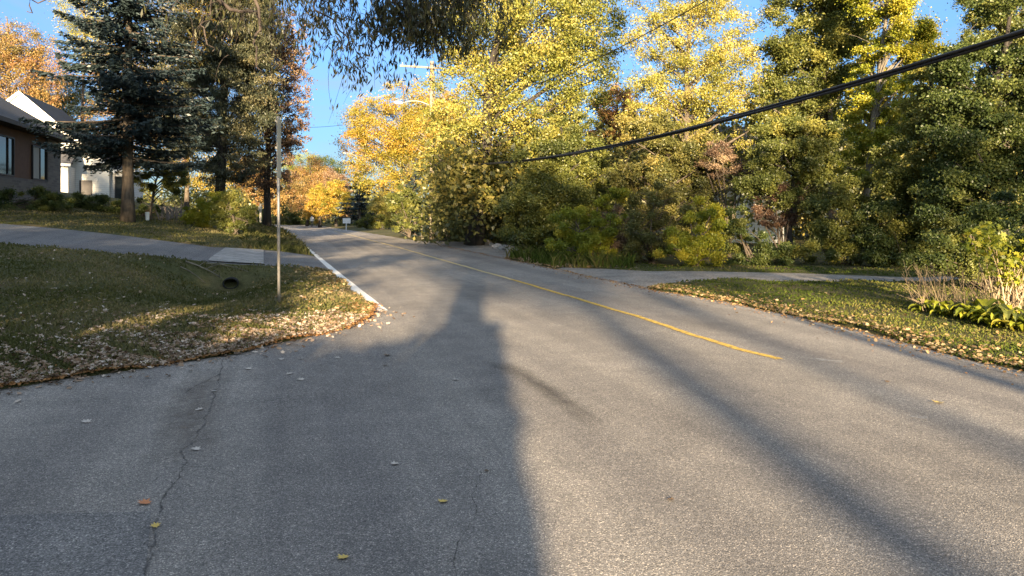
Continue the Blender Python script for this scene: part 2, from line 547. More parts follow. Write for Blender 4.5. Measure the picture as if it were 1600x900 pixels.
# leaf colour families (each ramp runs over the leaves' own tints)
M['maple'] = mat_leaf('maple_leaf', [(0.10,0.125,0.030), (0.185,0.200,0.042), (0.31,0.29,0.060), (0.42,0.34,0.085)], 0.4)
M['gold'] = mat_leaf('golden_leaf', [(0.15,0.155,0.028), (0.27,0.23,0.035), (0.40,0.30,0.045), (0.44,0.25,0.045)], 0.4)
M['orange'] = mat_leaf('orange_leaf', [(0.15,0.13,0.045), (0.26,0.185,0.06), (0.35,0.22,0.075), (0.31,0.16,0.075)], 0.38)
M['mixed'] = mat_leaf('turning_leaf', [(0.055,0.068,0.022), (0.12,0.118,0.034), (0.20,0.145,0.05), (0.25,0.125,0.065)], 0.35)
M['rust'] = mat_leaf('rust_leaf', [(0.060,0.040,0.032), (0.125,0.075,0.050), (0.21,0.13,0.075), (0.30,0.20,0.11)], 0.3)
M['yellow'] = mat_leaf('yellow_leaf', [(0.15,0.16,0.035), (0.27,0.26,0.045), (0.38,0.34,0.075), (0.44,0.37,0.12)], 0.42)
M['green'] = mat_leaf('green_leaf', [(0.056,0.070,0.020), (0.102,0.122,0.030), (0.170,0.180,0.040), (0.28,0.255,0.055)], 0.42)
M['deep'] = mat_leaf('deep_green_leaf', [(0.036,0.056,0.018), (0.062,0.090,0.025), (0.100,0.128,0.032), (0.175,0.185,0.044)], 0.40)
M['ygreen'] = mat_leaf('yellow_green_leaf', [(0.10,0.13,0.015), (0.18,0.21,0.020), (0.30,0.31,0.028), (0.42,0.36,0.04)], 0.4)
M['olive'] = mat_leaf('olive_leaf', [(0.068,0.076,0.026), (0.115,0.120,0.036), (0.185,0.175,0.048), (0.27,0.22,0.060)], 0.38)
M['dry'] = mat_leaf('dry_leaf', [(0.10,0.062,0.045), (0.19,0.125,0.080), (0.28,0.19,0.12), (0.34,0.25,0.15)], 0.25)
M['spruce'] = mat_leaf('spruce_needle', [(0.010,0.018,0.019), (0.018,0.030,0.031), (0.030,0.047,0.049), (0.047,0.066,0.066)], 0.12, 0.04)
M['pine'] = mat_leaf('pine_needle', [(0.026,0.034,0.022), (0.050,0.058,0.034), (0.088,0.088,0.045), (0.145,0.125,0.062)], 0.15)
M['willow'] = mat_leaf('narrow_leaf', [(0.022,0.028,0.014), (0.045,0.050,0.020), (0.085,0.080,0.028), (0.13,0.11,0.035)], 0.35)
M['litter'] = mat_leaf('fallen_leaf', [(0.11,0.065,0.040), (0.21,0.14,0.090), (0.33,0.25,0.19), (0.48,0.42,0.36)], 0.05, 0.0)
M['litter_warm'] = mat_leaf('fallen_leaf_tan', [(0.10,0.060,0.030), (0.22,0.14,0.070), (0.36,0.25,0.13), (0.46,0.36,0.22)], 0.05, 0.0)
M['needles'] = mat_leaf('fallen_needles', [(0.10,0.052,0.024), (0.19,0.095,0.040), (0.28,0.145,0.06), (0.33,0.21,0.10)], 0.05, 0.0)
M['blade'] = mat_leaf('grass_blade', [(0.055,0.062,0.022), (0.085,0.090,0.032), (0.125,0.118,0.048), (0.21,0.175,0.09)], 0.25, 0.0)
M['blade_green'] = mat_leaf('green_grass_blade', [(0.036,0.055,0.012), (0.062,0.086,0.017), (0.095,0.112,0.024), (0.16,0.14,0.05)], 0.3, 0.0)

# ------------------------------------------------------------------ ground, road, markings
G = build_ground()
for k, nm, mt in ((0, 'ground', 'lawn'), (1, 'road', 'asphalt'), (2, 'driveway', 'drive'), (3, 'gravel_drive', 'gravel'), (4, 'gravel_shoulder', 'gravel')):
    G[k].name = nm
    tag(link(nm, G[k], M[mt]), kind='structure')

def strip(name, line, widths, mat, lift=0.006, seed=0.0, amp=0.0, kind='structure', soft_ends=False):
    """a flat ribbon that follows the ground"""
    pts = dense(line, 0.012, 0.08)
    vs, fs, ed = [], [], []
    for i, p in enumerate(pts):
        a = pts[max(0, i-1)]; b = pts[min(len(pts)-1, i+1)]
        t = (b-a).normalized(); n = Vector((-t.y, t.x))
        f = i/(len(pts)-1)
        w = widths(f) if callable(widths) else widths
        w *= 1 + 0.25*wig(i*0.35, amp, 1.0, seed+3)
        c = p + n*wig(p.y+p.x, amp*0.12, 3.0, seed)
        ff = i/(len(pts)-1)
        ends = max(0.0, 1.0 - min(ff, 1-ff)/0.3) if soft_ends else 0.0
        for s in (-0.5, -0.25, 0, 0.25, 0.5):
            q = c + n*(w*s)
            vs.append((q.x, q.y, T(q.x, q.y) + lift)); ed.append(max(ends, abs(s)*2))
    for i in range(len(pts)-1):
        for j in range(4):
            fs.append((5*i+j, 5*i+j+1, 5*i+j+6, 5*i+j+5))
    me = bpy.data.meshes.new(name); me.from_pydata(vs, [], fs)
    me.attributes.new('edge', 'FLOAT', 'POINT').data.foreach_set('value', ed)
    if me.polygons[0].normal.z < 0: me.flip_normals()
    return tag(link(name, me, mat), kind=kind)

strip('white_edge_line', px_line([(597,486), (561,456.5), (522,424), (493,398), (468,377.5), (445,360)]), 0.23, M['white_paint'], 0.008, 1, 0.04)
strip('yellow_centre_line', px_line([(1217,562), (1150,545), (1080,522.5), (990,493), (900,466.5), (800,437)]), 0.12, M['yellow_paint'], 0.008, 2, 0.2)
strip('yellow_centre_line', px_line([(800,437), (700,409), (620,386), (550,368), (522,361)]), 0.13, M['yellow_faint'], 0.008, 3, 0.2)
strip('white_edge_line', px_line([(1690,617), (1600,590), (1400,536.5), (1230,496), (1100,470), (1030,458), (960,444)]), 0.10, M['faint_paint'], 0.007, 4, 0.3)
strip('paint_smudge', px_line([(1268,563), (1290,566), (1318,568)]), 0.16, M['faint_paint'], 0.007, 5, 1.0)
strip('paint_smudge', px_line([(1420,652), (1434,656), (1450,658)]), 0.10, M['faint_paint'], 0.007, 6, 1.0)
def crack(pl, w, seed, branches=0):
    """a wandering crack with short side branches, one flat mesh"""
    rnd = random.Random(seed)
    base = dense(px_line(pl), 0.012, 0.06)
    vs, fs, ed = [], [], []
    def run(pts, w0, w1):
        off = 0.0; o0 = len(vs); n = len(pts)
        for i, p in enumerate(pts):
            a = pts[max(0, i-1)]; b = pts[min(n-1, i+1)]
            t = (b-a).normalized(); q = Vector((-t.y, t.x))
            off = off*0.82 + rnd.gauss(0, 0.012)
            ww = (w0 + (w1-w0)*i/(n-1))*rnd.choice((0.35, 0.7, 1.0, 1.3))
            for k in (-.5, 0, .5):
                c = p + q*(off + ww*k); vs.append((c.x, c.y, T(c.x, c.y) + 0.006)); ed.append(abs(k)*2)
        for i in range(n-1):
            for k in (0, 1): fs.append((o0+3*i+k, o0+3*i+k+1, o0+3*i+k+4, o0+3*i+k+3))
    run(base, w, w)
    for _ in range(branches):
        i = rnd.randint(2, len(base)-3); d_ = (base[i+1]-base[i-1]).normalized()
        an = rnd.choice((-1, 1))*rnd.uniform(.5, 1.2); ln = rnd.uniform(.15, .55)
        d2 = Vector((d_.x*math.cos(an)-d_.y*math.sin(an), d_.x*math.sin(an)+d_.y*math.cos(an)))
        run([base[i] + d2*(ln*k/8) for k in range(9)], w*.6, w*.15)
    me = bpy.data.meshes.new('road_crack'); me.from_pydata(vs, [], fs)
    me.attributes.new('edge', 'FLOAT', 'POINT').data.foreach_set('value', ed)
    tag(link('road_crack', me, M['crack']), kind='structure')
crack([(352,560), (348,575), (346,590), (336,607), (322,640), (306,675), (300,695), (272,748), (252,790), (240,830), (228,880), (222,920)], 0.022, 5, 9)
crack([(715,716), (732,732), (750,740), (748,760), (744,790), (736,820), (722,850), (712,905)], 0.009, 8, 4)
crack([(345,585), (316,602), (290,615)], 0.016, 11, 3)
strip('tyre_stain', px_line([(755,563), (800,578), (850,606), (900,640), (945,668)]), lambda f: 0.34*(1-0.25*f), M['stain'], 0.006, 10, 0.3, soft_ends=True)
strip('dirt_stain', px_line([(340,575), (316,610), (296,650), (285,690), (262,730)]), 0.55, M['dirt'], 0.004, 12, 0.4, soft_ends=True)
pt = [hit(*p) for p in [(-260,818), (0,806), (110,803), (236,800), (232,850), (226,905), (220,960), (-400,1000)]]
mb = MB(); mb.add([(p.x, p.y, p.z+0.004) for p in pt], [tuple(range(len(pt)))])
o = mb.build('asphalt_patch', M['patch']); tag(o, kind='structure')
if o.data.polygons[0].normal.z < 0: o.data.flip_normals()
pv = [hit(*p) for p in [(325,409), (412,413.6), (412,391.5), (352,388)]]
mb = MB(); n_ = 8
for j in range(n_+1):
    for i in range(n_+1):
        a = pv[0].lerp(pv[1], i/n_); b = pv[3].lerp(pv[2], i/n_); q = a.lerp(b, j/n_)
        mb.v.append((q.x, q.y, T(q.x, q.y)+0.03))
for j in range(n_):
    for i in range(n_):
        k = j*(n_+1)+i
        mb.f.append((k, k+1, k+n_+2, k+n_+1))
tag(mb.build('paver_apron', mat_pavers()), kind='structure')

# ------------------------------------------------------------------ foliage
LK = 6.8                                            # leaves per crown, overall
def unit(v): return v/np.maximum(1e-9, np.linalg.norm(v, axis=-1, keepdims=True))

def leaf_verts(C, size, aspect=0.6, up=0.5, droop=0.0, axis=None):
    """diamond leaves at points C"""
    n = len(C)
    nn = RNG.normal(size=(n, 3)); nn[:, 2] += up*1.5; nn = unit(nn)
    t = RNG.normal(size=(n, 3)) if axis is None else axis + RNG.normal(size=(n, 3))*0.35
    t[:, 2] -= droop*2
    t = t - nn*(t*nn).sum(1, keepdims=True) if axis is None else t
    t = unit(t)
    b = unit(np.cross(nn, t))
    Ls = size*RNG.uniform(0.6, 1.35, (n, 1)); W = Ls*aspect*0.5
    V = np.empty((n, 4, 3))
    V[:, 0] = C - t*Ls*0.5
    V[:, 1] = C + b*W + t*Ls*0.06
    V[:, 2] = C + t*Ls*0.5
    V[:, 3] = C - b*W + t*Ls*0.06
    return V.reshape(-1, 3)

def blob_clumps(blobs, d, dens):
    """clump centres inside the lumps (px, py, rx, ry, depth offset) of a crown at distance d"""
    out, rad, tb = [], [], []
    for bl in blobs:
        px, py, rx, ry = bl[:4]
        dd = bl[4] if len(bl) > 4 else 0.0
        tn = bl[5] if len(bl) > 5 else 0.0
        D = d + dd
        c = np.array(at(px, py, D))
        ax, az = rx/F*D, ry/F*D
        ay = 0.85*(ax+az)/2
        n = max(8, int(dens*(ax*az)**0.75*3.4))
        u = unit(RNG.normal(size=(n, 3)))
        r = RNG.uniform(0.25, 1.0, n)**0.42
        lump = 1 + 0.16*np.sin(u[:, 0]*4.1+px) + 0.12*np.sin(u[:, 2]*5.3+py) + RNG.normal(0, 0.07, n)
        p = c + u*(r*lump)[:, None]*np.array([ax, ay, az])
        out.append(p)
        rad.append(np.full(n, 0.215*(ax*ay*az)**(1/3))*RNG.uniform(0.6, 1.35, n))
        tb.append(np.full(n, tn))
    return np.concatenate(out), np.concatenate(rad), np.concatenate(tb)

def crown_leaves(cl, rad, tb, n_leaf, size, aspect, up, droop, spread, flat=0.7):
    w = rad**2; w = w/w.sum()
    idx = RNG.choice(len(cl), n_leaf, p=w)
    off = RNG.normal(size=(n_leaf, 3))*np.where(RNG.random(n_leaf) < 0.25, 0.72, 0.42)[:, None]
    C = cl[idx] + off*rad[idx][:, None]*np.array([1, 1, flat])
    ct = RNG.normal(0, 0.2, len(cl))
    tint = np.clip(0.5 + tb[idx] + ct[idx] + RNG.normal(0, spread, n_leaf), 0, 1)
    return leaf_verts(C, size, aspect, up, droop), tint

def limb_curve(a, b, sag=0.25, n=5):
    a, b = Vector(a), Vector(b)
    mid = a.lerp(b, 0.5) + Vector((random.uniform(-.1, .1), random.uniform(-.1, .1), sag))*(b-a).length
    return [a*(1-t)**2 + mid*2*t*(1-t) + b*t*t for t in [i/n for i in range(n+1)]]

def tree(name, label, cat, px, d, blobs, mat, leaf, n_leaf, bark='bark', base=None, trunk_r=0.18, group=None, top=None,
         dens=9, aspect=0.6, up=0.5, droop=0.0, spread=0.10, limbs=26, lean=0.0, stems=1, flat=0.7, crown_name='crown', twigs=0, low=0.25):
    """tapered trunk and limbs, and a crown of single leaves in clumps"""
    x = (px-CX)/F*d
    zb = T(x, d) - 0.05 if base is None else base
    root = empty(name, (x, d, zb), label, cat, group)
    cl, rad, tb = blob_clumps(blobs, d, dens)
    zt = (cl[:, 2].max()*0.85 + cl[:, 2].mean()*0.15) if top is None else top
    cxm, cym = float(cl[:, 0].mean()), float(cl[:, 1].mean())
    mb = MB()
    spine = []
    n = 9
    for k in range(stems):
        ox = 0 if stems == 1 else random.uniform(-.5, .5)*trunk_r*6
        oy = 0 if stems == 1 else random.uniform(-.5, .5)*trunk_r*6
        pts = []
        tgt = cl[random.randrange(len(cl))] if stems > 1 else None
        for i in range(n+1):
            f = i/n
            ex = cxm if tgt is None else tgt[0]; ey = cym if tgt is None else tgt[1]
            zz = zb + (zt - zb)*f if tgt is None else zb + (tgt[2]-zb)*f
            pts.append(Vector((x+ox + (ex-x-ox)*f**1.5 + lean*f + wig(f*5, trunk_r*0.7, 1.2, px+k), d+oy + (ey-d-oy)*f**1.5 + wig(f*5, trunk_r*0.6, 1.4, px*2+k), zz)))
        rr = [trunk_r*(1.35 if i == 0 else 1.0)*(1-0.86*(i/n))+0.012 for i in range(n+1)]
        mb.tube(pts, rr, 8)
        spine.append((pts, rr))
    order = list(range(len(cl))); random.shuffle(order)
    for j in order[:limbs]:
        c = Vector(cl[j])
        pts, rr = spine[j % len(spine)]
        zrel = (c.z - zb)/max(0.1, pts[-1].z-zb)
        hd = math.hypot(c.x-pts[0].x, c.y-pts[0].y)
        f = min(0.93, max(low, zrel - 0.45*hd/max(1, pts[-1].z-zb) - 0.06))
        i = min(n-1, int(f*n)); g = f*n - i
        a = pts[i].lerp(pts[i+1], g); ra = (rr[i]*(1-g)+rr[i+1]*g)
        cv = limb_curve(a, c, 0.10)
        r0 = min(ra*0.6, 0.02 + 0.018*(c-a).length)
        mb.tube(cv, [r0*(1-0.85*q/5)+0.004 for q in range(6)], 5, False)
        for _ in range(twigs):
            q = cv[random.randint(2, 5)]
            e = q + Vector((random.gauss(0, 1), random.gauss(0, 1), random.gauss(0.3, .6)))*(0.12*(c-a).length+0.25)
            mb.tube(limb_curve(q, e, 0.08, 3), [0.012, 0.009, 0.006, 0.003], 4, False)
    mb.build('trunk' if stems == 1 else 'stems', M[bark], root, True)
    V, ti = crown_leaves(cl, rad, tb, int(n_leaf*LK), leaf*0.62, aspect, up, droop, spread, flat)
    fast_mesh(crown_name, V, 4, ti, M[mat], root)
    return root

def conifer(name, label, cat, px, d, top_py, half_px, low_py, mat, card, density, bark='bark', base=None, trunk_r=0.2, group=None,
            shape=0.8, droop=0.25, whorl=0.4, nb=7, hang=0.12, start=0.0):
    x = (px-CX)/F*d
    zb = T(x, d) - 0.05 if base is None else base
    root = empty(name, (x, d, zb), label, cat, group)
    zt = at(px, top_py, d).z; zl = at(px, low_py, d).z; Rm = half_px/F*d
    mb = MB()
    n = 10
    pts = [Vector((x + wig(i*0.5, .05, 1, px), d, zb + (zt-zb)*i/n)) for i in range(n+1)]
    mb.tube(pts, [trunk_r*(1.3 if i == 0 else 1)*(1-.93*i/n)+.01 for i in range(n+1)], 9)
    VS, TI = [], []
    z = zl
    while z < zt - 0.1:
        f = (z-zl)/(zt-zl)
        for k in range(nb if f < 0.85 else 4):
            an = random.uniform(0, 2*math.pi)
            Lb = Rm*((1-f)**shape)*random.uniform(0.62, 1.1)*(0.72+0.28*min(1, f/0.12)) + 0.12
            zz = z + random.uniform(-.5, .5)*whorl
            o = np.array([x, d, zz]); dr = np.array([math.cos(an), math.sin(an), 0.0])
            side = np.array([-dr[1], dr[0], 0.0])
            dz = lambda s: (-droop*s + droop*0.75*s*s)*Lb + 0.12*f*Lb*s
            q = [o + dr*Lb*s + np.array([0, 0, dz(s)]) for s in (0, .25, .5, .75, 1.0)]
            mb.tube(q, [0.028*Lb/2+.008, .022*Lb/2+.006, .015*Lb/2+.005, .01, .004], 4, False)
            m = int(density*Lb*(0.6+0.5*Lb/Rm)) + 3
            s = RNG.uniform(0.12, 1.03, m)
            lat = RNG.uniform(-1, 1, m)*(0.34*Lb*(1.08-s)*np.minimum(1, s*3)) 
            C = o + np.outer(s*Lb, dr) + np.outer(lat, side)
            C[:, 2] += (-droop*s + droop*.75*s*s)*Lb + 0.12*f*Lb*s - np.abs(lat)*0.25 - RNG.exponential(hang, m)*0.6
            axis = dr*0.75 + np.sign(lat)[:, None]*side*0.6 + np.array([0, 0, -0.25])
            VS.append(leaf_verts(C, card, 0.34, 0.9, 0.0, axis))
            TI.append(np.clip(0.35 + 0.35*s + RNG.normal(0, .15, m), 0, 1))
        z += whorl*random.uniform(.75, 1.25)
    mb.build('trunk', M[bark], root, True)
    fast_mesh('crown', np.concatenate(VS), 4, np.concatenate(TI), M[mat], root)
    return root

def shrub(name, label, cat, px, d, blobs, mat, leaf, n_leaf, bark='bark', group=None, stems=6, r=0.03, **k):
    return tree(name, label, cat, px, d, blobs, mat, leaf, n_leaf, bark, None, r, group, stems=stems, crown_name='foliage', low=0.1, **k)

# ------------------------------------------------------------------ trees on the left
spruce = conifer('spruce_tree', 'tall dark blue spruce with bare lower trunk on the lawn by the brown house', 'spruce', 200, 33, -250, 138, 243,
                 'spruce', 0.22, 120, 'bark', None, 0.25, shape=0.66, droop=0.22, whorl=0.42, nb=8, hang=0.14)
tree('pine_tree', 'large olive pine with drooping boughs rising right behind the blue spruce', 'pine', 345, 44,
     [(340,-60,75,80), (330,60,80,80), (370,30,55,70), (355,150,75,75), (390,120,40,60), (345,235,70,60), (300,180,45,70,3)], 'pine', 0.26, 30000, 'bark_dark',
     trunk_r=0.32, dens=8, aspect=0.28, up=0.2, droop=0.7, limbs=50, flat=0.5)
tree('oak_tree', 'rust brown tree thinning to bare twigs beside the road, left of the sky gap', 'tree', 415, 50,
     [(418,110,48,70), (400,40,40,60), (445,190,32,50), (405,200,45,60), (430,255,40,50), (400,285,35,35), (440,60,26,40), (465,130,20,40,0,.2), (472,200,16,30,0,.1), (470,70,16,35,0,.2)], 'rust', 0.22, 7500, 'bark_dark',
     trunk_r=0.25, dens=8, limbs=70, twigs=5, up=0.2)
for lab, px, d, bl, mt, nl, g in [
    ('orange and yellow tree spreading behind the brown house roof at left edge', 20, 78, [(20,110,60,55), (-40,90,60,70), (70,120,40,45,0,.25), (40,70,40,35,0,-.3)], 'orange', 9000, 'autumn trees behind the houses'),
    ('olive tree with bare gaps behind the white gable', 85, 92, [(90,150,45,40), (60,170,50,30), (115,170,40,35)], 'olive', 5000, 'autumn trees behind the houses'),
    ('tall yellow tree showing past the left side of the blue spruce top', 125, 88, [(125,20,38,48), (140,-50,50,50), (150,70,35,40,0,.1)], 'yellow', 5500, 'autumn trees behind the houses'),
    ('orange tree showing through gaps low in the blue spruce', 175, 75, [(180,190,45,40,0,.2), (200,120,50,50), (230,230,50,40,0,.15), (250,150,40,60)], 'mixed', 7000, 'autumn trees behind the houses'),
    ('golden tree behind the pine and spruce', 290, 80, [(290,60,60,80), (330,0,60,60), (270,180,50,60), (320,250,60,50), (360,60,50,70)], 'gold', 9000, 'autumn trees behind the houses'),
]:
    tree('deciduous_tree', lab, 'tree', px, d, bl, mt, 0.25, nl, 'bark', trunk_r=0.25, group=g, limbs=24)
tree('young_tree', 'small dark green tree with white painted trunk base, right of the spruce trunk', 'tree', 235, 36,
     [(250,282,38,20), (225,268,25,16), (280,280,25,20), (255,262,30,15)], 'green', 0.11, 6500, 'bark', trunk_r=0.07, limbs=14)
shrub('bush', 'yellow green rounded bush on the lawn between spruce and road', 'bush', 318, 36, [(318,334,30,22,0,.1), (300,338,20,18,0,.2), (340,322,22,24), (325,346,28,12,0,.1)], 'ygreen', 0.10, 9000, group='bushes on the left lawn')
shrub('bush', 'dark green bush beside the yellow green one, nearest the road', 'bush', 368, 35, [(366,328,28,30), (385,342,16,20), (352,342,22,20)], 'green', 0.10, 9000, group='bushes on the left lawn')
shrub('bush', 'dark leafy shrub under the windows of the brown house', 'bush', 50, 33.5, [(50,312,42,19), (12,314,34,18), (85,314,30,17)], 'deep', 0.10, 9000, group='shrubs before the houses')
shrub('bush', 'low dark hedge before the white house', 'hedge', 145, 37, [(115,318,32,16), (160,320,32,16), (192,322,20,16)], 'deep', 0.10, 8000, group='shrubs before the houses')
shrub('bush', 'dark hedge right of the spruce trunk base', 'hedge', 222, 37, [(215,322,14,16), (240,325,14,12)], 'deep', 0.1, 3000, group='shrubs before the houses')
# bare grey shrub behind the lawn
mb = MB(); rt = empty('bare_shrub', tuple(hit(270, 343)), 'leafless grey shrub with upright stems between the young tree and the yellow green bush', 'shrub')
for i in range(60):
    p = hit(random.uniform(246, 300), random.uniform(341, 345)); q = p + Vector((random.gauss(0, .35), random.gauss(0, .3), random.uniform(.5, 1.3)))
    mb.tube(limb_curve(p, q, 0.05, 3), [.02, .016, .011, .005], 4, False)
mb.build('stems', mat_plain('grey_stem', (0.20, 0.165, 0.15), .9, .3, 9), rt)

# ------------------------------------------------------------------ trees on the right and beyond
tree('maple_tree', 'huge yellow green maple filling the middle of the picture behind the road', 'maple', 742, 40,
     [(850,40,110,90), (830,150,105,80), (790,225,85,70,0,.15), (880,-80,130,90), (760,40,80,90,2), (905,110,70,70,0,-.2), (760,290,70,45,0,.1), (850,235,70,60), (930,40,60,70,0,-.15), (720,150,60,80,2,.1), (700,260,50,50,1,.1)],
     'maple', 0.21, 24000, 'bark_dark', trunk_r=0.42, dens=9, limbs=60, flat=0.6)
tree('golden_tree', 'round golden tree leaning over the far road, left of the street lamp pole', 'tree', 640, 66,
     [(600,200,62,50,0,.1), (555,232,36,36,0,.35), (660,215,60,60), (620,265,75,42,0,-.15), (700,200,50,60,0,.2), (560,190,30,26,0,.3), (640,155,40,30)], 'gold', 0.22, 15000, trunk_r=0.3, dens=9, limbs=45)
tree('pale_tree', 'thin pale gold tree with bare branches around the street lamp pole', 'tree', 700, 49.2,
     [(692,212,30,38,0,.3), (664,205,24,32), (722,235,34,42), (700,180,24,26)], 'gold', 0.15, 3500, 'bark_pale', trunk_r=0.2, limbs=60, twigs=4, spread=.2)
for lab, px, d, bl, mt, nl in [
    ('orange tree at the end of the road, right of the signpost', 480, 120, [(485,285,40,35), (465,295,30,35,0,.15), (505,300,30,40,0,.2)], 'orange', 7000),
    ('green topped tree rising behind the orange tree at the end of the road', 480, 150, [(480,258,42,22), (510,268,35,22), (450,275,30,20)], 'ygreen', 4500),
    ('golden tree standing low over the far end of the road', 500, 105, [(500,318,22,24,0,.2), (490,330,15,18,0,.3), (520,310,25,28)], 'gold', 4000),
    ('reddish tree beside the far dark pine', 525, 112, [(525,300,22,35,0,.2), (535,325,18,20)], 'rust', 3000),
    ('golden leaved tree left of the road just behind the signpost', 400, 85, [(405,290,28,25,0,.1), (430,310,22,24), (385,270,30,25)], 'orange', 4500),
]:
    tree('deciduous_tree', lab, 'tree', px, d, bl, mt, 0.27, nl, 'bark_dark', trunk_r=0.22, group='autumn trees at the end of the road', limbs=18)
shrub('bush', 'dark foliage standing for the shade under the trees where the road disappears', 'hedge', 455, 128, [(455,343,35,10), (430,340,25,14), (480,342,20,8), (400,338,25,16,-20)], 'deep', 0.3, 5000, stems=8)  # dark leaf mass stands in for the shade under the far trees
conifer('pine_tree', 'broad dark pine beside the far street lamp pole', 'pine', 562, 100, 258, 40, 345, 'spruce', 0.55, 26, trunk_r=0.2, shape=0.6, droop=.1, whorl=.8, nb=7)
shrub('bush', 'bright yellow rounded bush at the far roadside', 'bush', 606, 88, [(606,322,26,26,0,.25), (618,340,18,14,0,.1)], 'yellow', 0.24, 4500, group='roadside bushes far along the road')
shrub('bush', 'dark low bush under the bright yellow one', 'bush', 592, 86, [(590,346,18,12), (615,350,20,8), (572,348,14,10)], 'green', 0.24, 3500, group='roadside bushes far along the road')
conifer('spruce_tree', 'dark small spruce left of the near street lamp pole', 'spruce', 648, 56, 262, 34, 366, 'spruce', 0.34, 36, trunk_r=0.13, shape=0.6, droop=.3, whorl=.45)
shrub('bush', 'green leafy bush before the small dark spruce', 'bush', 640, 54.5, [(632,315,26,24,0,-.1), (640,345,20,18,0,-.2), (622,350,16,16,0,-.2)], 'green', 0.18, 4000, group='understory by the street lamp')
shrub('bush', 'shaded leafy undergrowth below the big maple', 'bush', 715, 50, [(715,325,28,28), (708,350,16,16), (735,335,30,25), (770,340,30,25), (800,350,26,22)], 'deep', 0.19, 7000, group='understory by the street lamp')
tree('deciduous_tree', 'dark green ivy clad tree standing before the maple right of centre', 'tree', 878, 31,
     [(878,240,58,50), (870,310,75,55), (840,345,60,45), (905,340,60,50), (885,195,35,25), (925,270,35,45)], 'green', 0.15, 26000, 'bark_dark', trunk_r=0.16, limbs=36)
tree('deciduous_tree', 'orange leaved tree behind, just right of the maple', 'tree', 962, 52, [(962,175,38,45,0,.1), (950,230,42,45), (985,215,32,45), (960,285,40,45,0,-.2)], 'orange', 0.22, 9000, 'bark_pale', trunk_r=0.2, limbs=36, group='wood edge trees along the driveway')
tree('deciduous_tree', 'tall thin yellow tree with sky showing through, right of the sky gap', 'tree', 1070, 31,
     [(1060,-20,80,60), (1110,50,75,60), (1030,60,55,60), (1080,130,85,55), (1150,110,50,60,0,.1), (1010,150,40,55,0,-.1), (1050,210,75,50,0,-.1), (1110,-100,100,70), (1165,190,35,45,0,.1)], 'yellow', 0.125, 17000, 'bark',
     trunk_r=0.15, limbs=45, twigs=3, dens=10, spread=.16, group='wood edge trees along the driveway')
tree('deciduous_tree', 'slim olive tree with twiggy brown gaps, before the thin yellow tree', 'tree', 1045, 28,
     [(1010,230,45,50), (1060,270,50,55,0,-.1), (1000,300,45,50,0,.1), (1100,260,45,55), (1080,330,50,40)], 'olive', 0.13, 17000, 'bark', trunk_r=0.1, limbs=50, twigs=4, group='wood edge trees along the driveway')
tree('deciduous_tree', 'tall grey green tree with rising limbs, left of the yellow birch', 'tree', 1300, 30,
     [(1270,30,75,65), (1250,100,70,60), (1310,90,55,70), (1230,170,60,50,0,.1), (1290,-70,90,70), (1330,20,50,60,0,.15), (1290,180,55,50,0,.1)], 'green', 0.15, 24000, 'bark', trunk_r=0.2, limbs=60, twigs=2, group='wood edge trees along the driveway')
tree('deciduous_tree', 'rounded dark green tree under the cable, before the grey green tree', 'tree', 1235, 25,
     [(1235,225,62,45), (1220,280,65,45,0,-.1), (1270,260,45,45)], 'green', 0.12, 17000, 'bark_dark', trunk_r=0.12, limbs=30, group='wood edge trees along the driveway')
tree('birch_tree', 'yellow birch with pale leaning trunk at right of centre', 'birch', 1345, 26,
     [(1385,-20,60,60,0,.15), (1410,50,50,60,0,.2), (1380,110,45,55), (1365,185,50,55,0,.15), (1350,250,48,45), (1440,90,35,60), (1430,-80,70,60), (1405,180,40,50)], 'ygreen', 0.12, 22000, 'bark_pale', trunk_r=0.13, limbs=60, twigs=2, spread=.2, lean=.3)
tree('deciduous_tree', 'dense dark green tree towering at the right edge', 'tree', 1560, 20,
     [(1540,130,80,75), (1600,60,80,70,0,.15), (1510,220,75,70), (1590,220,85,80), (1640,140,80,90), (1560,310,80,60), (1490,310,60,60)], 'deep', 0.115, 30000, 'bark_dark', trunk_r=0.22, limbs=50, group='wood edge trees along the driveway')
tree('deciduous_tree', 'dark green tree between the birch and the right edge tree', 'tree', 1455, 22,
     [(1460,200,55,60,0,.1), (1430,270,60,55,0,.1), (1470,300,60,60), (1480,120,45,50,0,.1), (1420,350,60,50), (1460,380,55,40)], 'green', 0.115, 28000, 'bark_dark', trunk_r=0.15, limbs=40, group='wood edge trees along the driveway')
tree('deciduous_tree', 'pale green tree whose thin top shows against sky at upper right', 'tree', 1570, 30,
     [(1560,-10,55,50), (1530,50,35,35), (1600,30,60,60), (1580,-80,70,60)], 'green', 0.15, 9000, 'bark', trunk_r=0.16, limbs=50, twigs=3, group='wood edge trees along the driveway')
